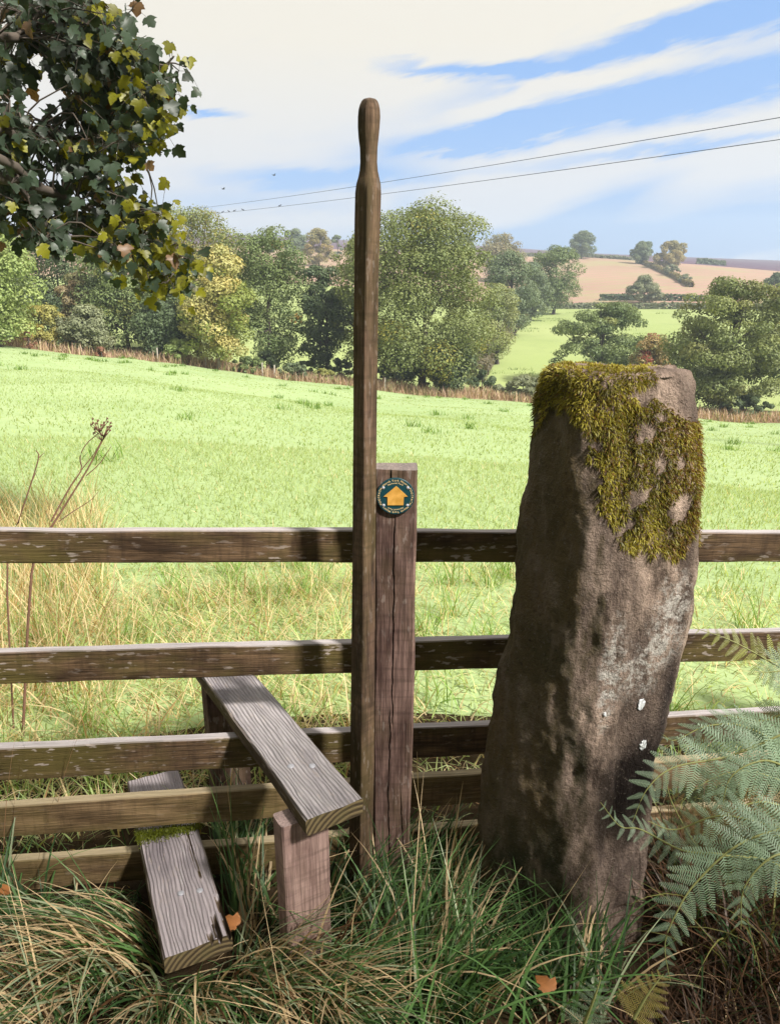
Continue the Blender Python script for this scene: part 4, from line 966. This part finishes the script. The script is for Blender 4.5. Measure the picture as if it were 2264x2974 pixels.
# ------------------------------------------------------------------ power line and birds
CABLE = flat_mat('cable', (0.05, 0.06, 0.09), 0.5)
pl = tag(empty('power_line', (30, 40, 0)), 'pair of thin overhead wires crossing the sky behind the hand pole', 'wires')
def wire_pts(yl, yr):
    a = at_r(575, yl, 108.0); b = at_r(2264, yr, 36.0); d = b - a
    p0 = a - d * 0.19; p1 = b + d * 0.12
    t = np.linspace(0, 1, 40)[:, None]
    P = p0 + (p1 - p0) * t; P[:, 2] -= 4 * t[:, 0] * (1 - t[:, 0]) * 0.35
    return P
W1, W2 = wire_pts(600, 331), wire_pts(620, 395)
for Wp in (W1, W2): link('wire', np_mesh('wire', *tube(Wp, np.full(len(Wp), 0.016), 5), CABLE), pl)
for Wa, Wb, lab in ((W1[0], W2[0], 'far wooden power pole hidden among the trees'), (W1[-1], W2[-1], 'near wooden power pole standing in the meadow')):
    c_ = (Wa + Wb) / 2; z0 = float(terrain(c_[0], c_[1])); rt = tag(empty('power_pole', (c_[0], c_[1], z0)), lab, 'pole')
    link('pole', np_mesh('pole', *tube([(c_[0], c_[1], z0 - 1), (c_[0], c_[1], max(Wa[2], Wb[2]) + 0.2)], [0.16, 0.11], 10), BARK), rt)
    e = unit(np.array([(Wb - Wa)[0], (Wb - Wa)[1], 0.0]))
    for Wx in (Wa, Wb):
        v, q = tube([np.array([c_[0], c_[1], Wx[2]]) , Wx], [0.05, 0.03], 6); link('bracket', np_mesh('bracket', v, q, CABLE), rt)
def bird(p, hd, label, s=1.0, flying=False):
    import bmesh
    bm = bmesh.new(); bmesh.ops.create_uvsphere(bm, u_segments=10, v_segments=8, radius=0.5)
    for v in bm.verts:
        x, y, z = v.co
        w_ = 0.42 * (1 - 0.5 * max(0, -x))
        v.co = Vector((x * 1.0, y * w_, z * w_ + x * (0.25 if not flying else 0.0)))
    h_ = bmesh.ops.create_uvsphere(bm, u_segments=8, v_segments=6, radius=0.16)
    bmesh.ops.translate(bm, verts=h_['verts'], vec=(0.5, 0, 0.28 if not flying else 0.05))
    def pyr(pts, fs):
        vs_ = [bm.verts.new(q) for q in pts]
        for f in fs: bm.faces.new([vs_[k] for k in f])
    pyr([(0.63, 0.04, 0.28), (0.63, -0.04, 0.28), (0.63, 0, 0.34), (0.82, 0, 0.27)], [(0, 1, 3), (1, 2, 3), (2, 0, 3)])
    pyr([(-0.35, 0.1, -0.1), (-0.35, -0.1, -0.1), (-1.0, 0.12, -0.38), (-1.0, -0.12, -0.38)], [(0, 1, 3, 2)])
    if flying:
        for s_ in (1, -1): pyr([(0.25, s_ * 0.1, 0.1), (-0.25, s_ * 0.1, 0.08), (-0.35, s_ * 1.2, 0.45), (0.05, s_ * 0.9, 0.4)], [(0, 1, 2, 3)])
    me = bpy.data.meshes.new('bird'); bm.to_mesh(me); bm.free(); me.materials.append(CABLE)
    o = link('bird', me, None, Matrix.Translation(Vector(p)) @ Matrix.Rotation(hd, 4, 'Z') @ Matrix.Scale(0.3 * s, 4))
    return tag(o, label, 'bird', 'birds on the wire' if not flying else 'birds in flight')
X2, Y2, D2 = project(W2); BW = 'small dark bird in the close row perched on the lower overhead wire'
for px, hd, bl_ in ((646, 0.4, BW), (665, 2.6, BW), (680, 0.2, BW), (706, 3.0, BW), (812, 0.5, 'lone dark bird on the lower wire, apart from the close row of birds')):
    f = np.interp(px, X2, np.arange(len(X2))); i_ = int(f); p = W2[i_] + (W2[i_ + 1] - W2[i_]) * (f - i_)
    bird(p + np.array([0, 0, 0.09]), hd, bl_)
for px, py in ((795, 508), (648, 548)):
    bird(at_r(px, py, 70.0), 0.8, 'tiny dark bird flying above the overhead wires', 0.8, True)

# ------------------------------------------------------------------ sycamore branch (trunk stands left of the stile)
rgs = np.random.default_rng(77)
syc = tag(empty('sycamore_tree', (-4.6, 0.4, -0.2)), 'overhanging sycamore with dark lobed leaves and yellowing tips above the left of the meadow', 'tree')
trunk = spline([(-4.6, 0.4, -0.6), (-4.55, 0.35, 1.5), (-4.3, 0.0, 3.6), (-3.4, -0.6, 6.0)], 20)
parts = [tube(trunk, np.linspace(0.28, 0.14, 20), 12)]
Dp = 5.6
def sp(px, py, r): return at_r(px, py, r)
mains = [
    spline([(-4.4, 0.15, 2.8), (-3.9, 2.6, 3.6), sp(-150, 60, 5.2), sp(130, 60, 5.5), sp(330, 160, 5.7), sp(480, 190, 5.8)], 26),
    spline([(-4.45, 0.2, 2.4), (-3.7, 2.8, 3.1), sp(-120, 330, 5.0), sp(120, 390, 5.4), sp(300, 410, 5.6), sp(440, 420, 5.7)], 26),
    spline([(-4.5, 0.25, 2.0), (-3.6, 2.9, 2.5), sp(-60, 500, 5.0), sp(180, 570, 5.3), sp(350, 660, 5.4), sp(530, 780, 5.5)], 26),
    spline([(-4.5, 0.25, 2.1), (-3.6, 2.7, 2.6), sp(-80, 430, 4.9), sp(70, 560, 5.1), sp(130, 690, 5.1)], 22)]
for mb in mains: parts.append(tube(mb, np.linspace(0.05, 0.006, len(mb)), 6))
# upper limbs of the crown overhead
limb_t = []
for k_ in range(9):
    a = rgs.uniform(-math.pi, math.pi); e = np.array([-1.6 + 4.2 * math.cos(a), -1.9 + 3.6 * math.sin(a), rgs.uniform(5.5, 8.5)])
    s_ = trunk[rgs.integers(10, 19)]; limb_t.append(e)
    parts.append(tube(spline([s_, (s_ + e) / 2 + np.array([0, 0, 0.6]), e], 10), np.linspace(0.09, 0.02, 10), 6))
FOL = [(-40, -60), (235, -60), (240, 40), (330, 30), (395, 130), (400, 190), (480, 235), (505, 330), (460, 385), (455, 450), (375, 480), (345, 555), (430, 590), (480, 630), (545, 720), (565, 800), (520, 850), (430, 850), (370, 755), (285, 735), (230, 690), (195, 600), (165, 590), (170, 690), (110, 705), (40, 655), (-40, 620)]
holes = [(125, 290, 85), (15, 110, 60), (60, 215, 40), (190, 560, 55), (120, 430, 36), (245, 610, 34), (205, 350, 40), (330, 505, 34), (30, 300, 30), (235, 470, 30), (180, 190, 26)]
tg = []
while len(tg) < 400:
    q = np.array([rgs.uniform(-40, 570)]), np.array([rgs.uniform(-60, 850)])
    if not inpoly(q[0], q[1], FOL)[0]: continue
    if any(math.hypot(q[0][0] - h[0], q[1][0] - h[1]) < h[2] for h in holes): continue
    tg.append((q[0][0], q[1][0], rgs.uniform(5.0, 6.1)))
for px, py in ((500, 165), (540, 195), (505, 240), (520, 205), (385, 25), (400, 175), (425, 180)): tg.append((px, py, 5.8))
allm = np.concatenate(mains)
LP, LT_, LN, LS, LC = [], [], [], [], []
for (px, py, r) in tg:
    e = sp(px, py, r); dd = np.linalg.norm(allm - e, axis=1) + (allm[:, 0] > e[0]) * 0.3
    s_ = allm[np.argmin(dd)]
    mid_ = (s_ + e) / 2 + rgs.normal(0, 0.04, 3) + np.array([0, 0, 0.06])
    parts.append(tube(spline([s_, mid_, e], 6), np.linspace(0.007, 0.003, 6), 4))
    yel = np.clip(0.18 + 0.5 * np.clip((py - 480) / 300, 0, 1) * np.clip((px - 200) / 200, 0, 1) + 0.25 * np.clip((px - 200) / 250, 0, 1), 0, 0.85)
    for k_ in range(rgs.integers(5, 10) if px < 470 or py > 300 else 3):
        p = e + rgs.normal(0, 0.062, 3)
        tip = unit(np.array([rgs.normal(0.15, 0.5), rgs.normal(-0.2, 0.5), rgs.normal(-0.75, 0.35)]))
        nrm_ = unit(np.array([rgs.normal(0.1, 0.5), rgs.normal(-0.65, 0.45), rgs.normal(0.55, 0.35)]))
        nrm_ = unit(nrm_ - tip * np.dot(nrm_, tip))
        LP.append(p); LT_.append(tip); LN.append(nrm_); LS.append(rgs.uniform(0.045, 0.088))
        if rgs.random() < yel * 0.72: c_ = np.array([0.19, 0.185, 0.012]) * rgs.uniform(0.4, 1.15)
        elif rgs.random() < 0.06: c_ = np.array([0.15, 0.085, 0.04]) * rgs.uniform(0.6, 1.2)
        else: c_ = np.array([0.036, 0.056, 0.034]) * rgs.uniform(0.4, 1.4)
        LC.append(c_)
        parts.append(tube([e, (e + p) / 2 + np.array([0, 0, 0.01]), p], [0.0016, 0.0014, 0.0014], 3))
link('trunk', np_mesh('trunk', *merge(parts), BARK, smooth=True), syc)
# five-lobed leaf outline, stalk end at origin, tip along +Y
half = [(0.0, 0.02), (0.14, -0.06), (0.32, -0.04), (0.38, 0.08), (0.50, 0.14), (0.52, 0.26), (0.64, 0.42), (0.48, 0.44), (0.34, 0.46), (0.32, 0.54), (0.37, 0.69), (0.26, 0.76), (0.14, 0.88), (0.0, 1.0)]
outl = half + [(-x, y) for x, y in half[-2:0:-1]]
def leaf_shape(bend, fold, wav, seed):
    rl = np.random.default_rng(seed); v = []
    for (x, y) in outl: v.append((x, y, -bend * y * y - fold * -abs(x) * 0.6 + wav * rl.normal()))
    c_ = [(0, 0.12, -bend * 0.0144), (0, 0.4, -bend * 0.16), (0, 0.7, -bend * 0.49)]
    v = np.array(v + c_); n_ = len(outl); i0 = n_
    cidx = []
    for (x, y) in outl: cidx.append(i0 if y < 0.25 else (i0 + 1 if y < 0.55 else i0 + 2))
    f = []
    for q in range(n_):
        a, b = q, (q + 1) % n_
        f.append((cidx[a], a, b))
        if cidx[a] != cidx[b]: f.append((cidx[a], b, cidx[b]))
    return v, np.array(f)
shapes = [leaf_shape(b_, f_, 0.02, 5 + i_) for i_, (b_, f_) in enumerate(((0.2, 0.3), (0.45, 0.15), (0.1, 0.55), (0.6, 0.4), (0.3, -0.2)))]
SYC = leaf_mat('sycamore_leaf', 0.36, 0.46, 0.4, 0.8)
LP, LT_, LN, LS, LC = map(np.array, (LP, LT_, LN, LS, LC)); LX = np.cross(LT_, LN)
order = np.argsort(np.hypot(LP[:, 0], LP[:, 1]) / LS)
X_, Y_, _d = project(LP)
vis = (X_[order] > -20) & (Y_[order] > -20)
ind = order[vis][:300]; rest = np.setdiff1d(np.arange(len(LP)), ind)
bank = {}
for q in ind:
    k_ = int(rgs.integers(len(shapes))); ck = tuple(np.round(LC[q] / LC[q].max(), 1)), int(LC[q].max() * 40)
    key = (k_, ck)
    if key not in bank: bank[key] = np_mesh('leaf', shapes[k_][0], shapes[k_][1], SYC, LC[q])
    s_ = LS[q]; mw = Matrix(((LX[q][0] * s_, LT_[q][0] * s_, LN[q][0] * s_, LP[q][0]), (LX[q][1] * s_, LT_[q][1] * s_, LN[q][1] * s_, LP[q][1]), (LX[q][2] * s_, LT_[q][2] * s_, LN[q][2] * s_, LP[q][2]), (0, 0, 0, 1)))
    link('leaf', bank[key], syc, mw)
Vl, Fl, Cl = [], [], []; o_ = 0
for q in rest:
    v, f = shapes[q % len(shapes)]
    vv = LP[q] + LS[q] * (v[:, 0:1] * LX[q] + v[:, 1:2] * LT_[q] + v[:, 2:3] * LN[q])
    Vl.append(vv); Fl.append(f + o_); Cl.append(np.repeat(LC[q][None], len(vv), 0)); o_ += len(vv)
ob = link('foliage', np_mesh('foliage', np.concatenate(Vl), np.concatenate(Fl), SYC, np.concatenate(Cl)), syc); ob['kind'] = 'stuff'
# unseen crown overhead and behind the viewer, shaped to shade the foreground
def overhead(root, cl, NB, rad, keepf, name='shade_crown'):
    ci = rgs.integers(len(cl), size=NB); d = unit(rgs.normal(0, 1, (NB, 3))); P = cl[ci] + d * (rgs.random(NB) ** 0.4 * rad)[:, None]
    P = P[keepf(P)]
    Vc, Qc = leaf_cards(P, rgs.normal(0, 0.5, P.shape) + np.array([0, 0, 0.8]), rgs.uniform(0.16, 0.28, len(P)), rgs, 0.85)
    ob = link(name, np_mesh(name, Vc, Qc, SYC, np.repeat(np.array([0.045, 0.075, 0.03]) * rgs.uniform(0.6, 1.4, (len(P), 1)), 4, 0)), root); ob['kind'] = 'stuff'
SH = 0.638                       # how far a leaf's shadow falls forward per metre of height
out_of_view = lambda P: (P[:, 1] < 0.8) | (P[:, 2] > 1.9 + P[:, 1] * 0.95)
cl = np.concatenate([np.array(limb_t), np.stack([rgs.normal(-2.0, 2.2, 40), rgs.normal(-2.6, 1.6, 40), rgs.uniform(4.2, 8.6, 40)], -1), np.stack([rgs.uniform(-7, -3, 26), rgs.uniform(-5.0, -1.5, 26), rgs.uniform(0.6, 4.0, 26)], -1)])  # last cluster: low foliage added behind-left to darken left-facing surfaces
overhead(syc, cl, 15000, 1.15, lambda P: (P[:, 1] + SH * P[:, 2] < 2.5) & out_of_view(P) & ~((P[:, 1] > -1.2) & (P[:, 2] < 3.2)))
cl = np.stack([rgs.uniform(-5.5, -2.6, 36), rgs.uniform(-1.8, 0.7, 36), rgs.uniform(0.3, 4.2, 36)], -1)
overhead(syc, cl, 6500, 0.75, lambda P: (P[:, 0] < -2.0 - 0.25 * np.abs(P[:, 1])) & (P[:, 1] < 1.3), 'shade_foliage')  # unseen hedge-like leaf mass added to darken left-facing surfaces
shade_tree = tag(empty('sycamore_tree', (4.6, -4.6, -0.1)), 'unseen leafy tree added to shade the near side of the stile from behind the viewpoint', 'tree')  # unseen tree, added only to shade the foreground
tp = spline([(4.6, -4.6, -0.6), (4.7, -4.5, 2.0), (4.4, -4.1, 4.5), (4.3, -3.8, 7.0)], 16)
prt = [tube(tp, np.linspace(0.26, 0.08, 16), 10)]
cl = np.stack([rgs.normal(0, 1, 60), rgs.normal(0, 1, 60), rgs.normal(0, 1, 60)], -1); cl = unit(cl) * (rgs.random(60) ** 0.5)[:, None] * np.array([3.9, 2.8, 2.6]) + np.array([4.3, -3.7, 6.0])
for q in cl[::5]:
    s_ = tp[rgs.integers(7, 15)]; prt.append(tube(spline([s_, (s_ + q) / 2 + np.array([0, 0, 0.3]), q], 8), np.linspace(0.06, 0.015, 8), 5))
link('trunk', np_mesh('trunk', *merge(prt), BARK, smooth=True), shade_tree)
overhead(shade_tree, cl, 1500, 1.1, lambda P: (P[:, 1] + SH * P[:, 2] < 2.3), 'crown')
cl = np.stack([rgs.uniform(-1.5, 6.5, 40), rgs.uniform(-6.0, -3.4, 40), rgs.uniform(0.2, 3.4, 40)], -1)
overhead(shade_tree, cl, 7000, 0.9, lambda P: (P[:, 1] < -2.4), 'shade_foliage')  # unseen leaf mass added to darken surfaces facing the viewer

# ------------------------------------------------------------------ bracken
rgb = np.random.default_rng(31)
def pinna_mesh(col, seed, n=15):
    rl = np.random.default_rng(seed); V = [(0, -0.012, 0), (0, 0.012, 0), (1, 0.002, -0.06), (1, -0.002, -0.06)]; Fq = [(0, 1, 2, 3)]
    for k_ in range(n):
        t = (k_ + 0.4) / n; ln = 0.155 * (1 - t) ** 0.55 * (0.75 + 0.5 * min(1, t * 6)) + 0.012; wd = 0.62 / n
        z = -0.06 * t * t
        for s_ in (1, -1):
            a = (t + 0.012 * s_, s_ * 0.006, z)
            tipx, tipy = t + ln * 0.32, s_ * ln
            o = len(V); dz = rl.normal(-0.012, 0.012)
            V += [(a[0] - wd * 0.42, a[1], z), (a[0] + wd * 0.42, a[1], z), (tipx + wd * 0.28, tipy * 0.8, z + dz * 0.7), (tipx, tipy, z + dz), (tipx - wd * 0.4, tipy * 0.78, z + dz * 0.7)]
            Fq += [(o, o + 1, o + 2, o + 4), (o + 4, o + 2, o + 3, o + 3)]
    tri = []
    for f in Fq:
        tri.append((f[0], f[1], f[2]))
        if f[2] != f[3]: tri.append((f[0], f[2], f[3]))
    return np_mesh('pinna', np.array(V), np.array(tri), GRASS, np.array(col))
def bracken(label, fronds, root_px, col, rootz=-0.12):
    base = at_z(*root_px, rootz); rt = tag(empty('bracken', tuple(base)), label, 'fern', 'bracken beside the standing stone')
    for fi, fr in enumerate(fronds):
        pts, plen, nrm_ = fr[0], fr[1], fr[2]
        colr = fr[3] if len(fr) > 3 else col
        pm = [pinna_mesh(np.array(colr) * q, 3 + q_) for q_, q in enumerate((0.85, 1.0, 1.2))]
        C_ = np.array([at_plane(px, py, Y) for (px, py, Y) in pts])
        stem_ = fr[4] if len(fr) > 4 else True
        pth = spline(C_, 40)
        full = pth
        if stem_:
            full = np.vstack([spline([base + rgb.normal(0, 0.03, 3) * [1, 1, 0], (base + pth[0]) / 2 + np.array([0.03, 0, 0.12]), pth[0]], 14)[:-1], pth])
        rad = np.interp(np.linspace(0, 1, len(full)), [0, 0.4, 1], [0.0035, 0.0025, 0.0007])
        ra = link('frond', np_mesh('frond', *tube(full, rad, 5), GRASS, np.array([0.26, 0.27, 0.10])), rt)
        d = np.r_[0, np.cumsum(np.linalg.norm(np.diff(pth, axis=0), axis=1))]; Lf = d[-1]
        T_ = unit(np.gradient(pth, axis=0)); npair = max(8, int(Lf / 0.024)); nrm0 = unit(np.array(nrm_, float))
        for k_ in range(npair):
            t = (k_ + 0.3) / npair; f = np.interp(t * Lf, d, np.arange(len(d))); i_ = min(int(f), len(d) - 2)
            p = pth[i_] + (pth[i_ + 1] - pth[i_]) * (f - i_); tt = T_[i_]
            nn_ = unit(nrm0 - tt * np.dot(nrm0, tt)); sd = np.cross(nn_, tt)
            ln = plen * (1 - t) ** 0.75 * (0.75 + 0.25 * min(1, t * 5)) + 0.008
            for s_ in (1, -1):
                xd = unit(sd * s_ * 0.9 + tt * (0.42 + 0.2 * t) + np.array([0, 0, -0.22 * rgb.uniform(0.4, 1.6)]) + rgb.normal(0, 0.06, 3))
                zd = unit(nn_ - xd * np.dot(nn_, xd)); zd = unit(zd + rgb.normal(0, 0.14, 3)); yd = unit(np.cross(zd, xd)); zd = np.cross(xd, yd)
                l = ln * rgb.uniform(0.9, 1.1)
                mw = Matrix(((xd[0] * l, yd[0] * l, zd[0] * l, p[0]), (xd[1] * l, yd[1] * l, zd[1] * l, p[1]), (xd[2] * l, yd[2] * l, zd[2] * l, p[2]), (0, 0, 0, 1)))
                link('pinna', pm[int(rgb.integers(3))], ra, mw)
    return rt
FG = (0.20, 0.275, 0.185); FY_ = (0.22, 0.24, 0.05)
bracken('tall green bracken with drooping fronds against the right side of the standing stone', [
    ([(2300, 2120, 1.52), (2120, 2195, 1.50), (1960, 2228, 1.47), (1880, 2290, 1.44), (1835, 2390, 1.42)], 0.115, (0.1, -0.8, 0.55)),
    ([(2300, 2180, 1.58), (2160, 2110, 1.60), (2050, 2110, 1.60), (1960, 2150, 1.58), (1925, 2135, 1.56)], 0.09, (-0.1, -0.35, 0.95)),
    ([(2300, 2060, 1.62), (2210, 2095, 1.64), (2110, 2080, 1.65), (2060, 2110, 1.65)], 0.09, (-0.1, -0.3, 0.95)),
    ([(2290, 2230, 1.50), (2210, 2210, 1.46), (2120, 2260, 1.44), (2090, 2380, 1.42)], 0.10, (0.2, -0.8, 0.5)),
], (2300, 2700), FG)
bracken('low bracken with a long frond curving down beside the foot of the standing stone', [
    ([(2330, 2390, 1.34), (2150, 2450, 1.32), (2022, 2562, 1.29), (1962, 2655, 1.26), (1930, 2745, 1.24), (1945, 2850, 1.22)], 0.102, (-0.1, -0.85, 0.5)),
    ([(2250, 2400, 1.36), (2090, 2370, 1.38), (1960, 2410, 1.40), (1880, 2385, 1.40)], 0.075, (0.0, -0.5, 0.85)),
    ([(2080, 2480, 1.42), (1980, 2470, 1.44), (1860, 2410, 1.44), (1800, 2400, 1.44), (1742, 2330, 1.44)], 0.055, (-0.1, -0.6, 0.8)),
    ([(2330, 2480, 1.30), (2240, 2490, 1.28), (2160, 2580, 1.26), (2150, 2700, 1.24)], 0.09, (0.2, -0.8, 0.5)),
], (2350, 2800), FG)
DKF = (0.07, 0.095, 0.045)  # darkened fern green: the shade is put into the colour
bracken('shaded dark bracken filling the gap between the stone and the lower right rails', [
    ([(2330, 2290, 1.80), (2160, 2240, 1.80), (2020, 2290, 1.79), (1930, 2400, 1.78)], 0.13, (0.0, -0.8, 0.5)),
    ([(2340, 2370, 1.76), (2200, 2330, 1.76), (2060, 2400, 1.75), (1990, 2520, 1.74)], 0.13, (0.1, -0.8, 0.5), (0.13, 0.10, 0.035)),
    ([(2340, 2450, 1.70), (2230, 2430, 1.70), (2130, 2520, 1.69), (2090, 2640, 1.68)], 0.12, (0.1, -0.8, 0.5)),
    ([(2100, 2560, 1.74), (2010, 2440, 1.76), (1950, 2330, 1.78), (1930, 2250, 1.80)], 0.10, (-0.2, -0.9, 0.2), (0.12, 0.07, 0.03)),
], (2180, 2560), DKF)
bracken('yellowing bracken stem reaching in front of the second rail right of the stone', [
    ([(2330, 1980, 1.70), (2240, 1925, 1.72), (2120, 1860, 1.74), (2010, 1822, 1.76)], 0.075, (-0.1, -0.7, 0.6), FY_),
    ([(2330, 1960, 1.66), (2280, 1950, 1.66), (2200, 1955, 1.66)], 0.08, (-0.1, -0.6, 0.7), FG),
], (2270, 2450), FY_)
bracken('little bracken frond low in the grass below the standing stone', [
    ([(1690, 2990, 1.06), (1725, 2900, 1.06), (1745, 2840, 1.07)], 0.05, (0, -0.8, 0.5), FG, False),
    ([(1840, 2960, 1.08), (1880, 2890, 1.09), (1925, 2830, 1.10)], 0.05, (0, -0.8, 0.5), (0.24, 0.2, 0.06), False),
], (1700, 3020), FG)

# ------------------------------------------------------------------ dried stems and fallen leaves
DRY = flat_mat('dry_stem', (0.15, 0.075, 0.045), 0.9, 0.5, 30.0)
def umbel(label, base_px, r0, stems):
    b = at_r(*base_px, r0); b[2] = float(terrain(b[0], b[1]))
    rt = tag(empty('dry_umbel', tuple(b)), label, 'weed', 'dried umbel stems in the long grass')
    for (path, rad, head) in stems:
        P = np.array([b] + [at_r(px, py, r0) for px, py in path]) if path[0] is not None else np.array([at_r(px, py, r0) for px, py in path[1:]])
        link('stem', np_mesh('stem', *tube(spline(P, 14), np.linspace(rad, rad * 0.45, 14), 6), DRY, smooth=True), rt)
        if head:
            pp = []; e = P[-1]
            for k_ in range(9):
                a = 2 * math.pi * k_ / 9; tip = e + np.array([0.03 * math.cos(a), 0.03 * math.sin(a), 0.035 + 0.01 * math.sin(3 * a)])
                pp.append(tube([e, tip], [0.0016, 0.001], 4)); pp.append(tube([tip, tip + np.array([0.004, 0, 0.006]), tip + np.array([0.007, 0, 0.008])], [0.001, 0.005, 0.0005], 5))
            link('seed_head', np_mesh('seed_head', *merge(pp), DRY), rt)
umbel('tall forked dry hogweed stems leaning right above the top rail', (20, 1880), 3.05, [
    ([(95, 1640), (160, 1515), (250, 1370), (297, 1280)], 0.0055, True), ([None, (148, 1515), (200, 1420), (236, 1365), (232, 1330), (250, 1290), (290, 1255)], 0.0035, True),
    ([None, (250, 1382), (290, 1345), (322, 1297)], 0.0022, False), ([None, (170, 1515), (210, 1487), (260, 1455), (284, 1430)], 0.0022, False), ([None, (236, 1365), (275, 1315), (300, 1268)], 0.0022, True)])
umbel('thin dark dry stem with a small fork left of the forked hogweed', (-15, 1780), 3.2, [
    ([(20, 1640), (55, 1510), (85, 1420), (112, 1330), (104, 1308)], 0.004, False), ([None, (112, 1330), (128, 1315)], 0.002, False), ([None, (85, 1415), (108, 1365)], 0.002, False)])
FALL = flat_mat('fallen_leaf', (0.30, 0.115, 0.03), 0.7, 0.7, 30.0)
for (px, py, z, sc, lab, rz_) in [(1600, 2880, 0.03, 0.045, 'curled orange fallen leaf in the grass in front of the standing stone', 0.6), (28, 2588, 0.06, 0.04, 'small orange fallen leaf lying in the grass under the lowest rail', 2.1), (688, 2690, -0.02, 0.05, 'yellow fallen leaf caught beside the end of the lower plank', 1.2)]:
    p = at_z(px, py, z); v, f = shapes[3]
    tag(link('fallen_leaf', np_mesh('fallen_leaf', v * sc, f, FALL), None, Matrix.Translation(Vector(p)) @ Matrix.Rotation(rz_, 4, 'Z') @ Matrix.Rotation(0.5, 4, 'X')), lab, 'leaf')

# ------------------------------------------------------------------ haze
hb = 1450.0
V = [(x, y, z) for z in (-45.0, 98.0) for x, y in ((-hb, -hb), (hb, -hb), (hb, hb), (-hb, hb))]
me = bpy.data.meshes.new('haze'); me.from_pydata(V, [], [(3, 2, 1, 0), (4, 5, 6, 7), (0, 1, 5, 4), (1, 2, 6, 5), (2, 3, 7, 6), (3, 0, 4, 7)])
m, nt = new_mat('haze_air')
vol = node(nt, 'ShaderNodeVolumePrincipled', {'Color': (0.74, 0.86, 1.0), 'Density': 0.00055, 'Anisotropy': 0.2})
nt.links.new(vol, node(nt, 'ShaderNodeOutputMaterial', out=None).inputs['Volume'])
me.materials.append(m)
tag(link('haze', me), 'thin blue autumn haze over the valley', 'haze', kind='stuff')
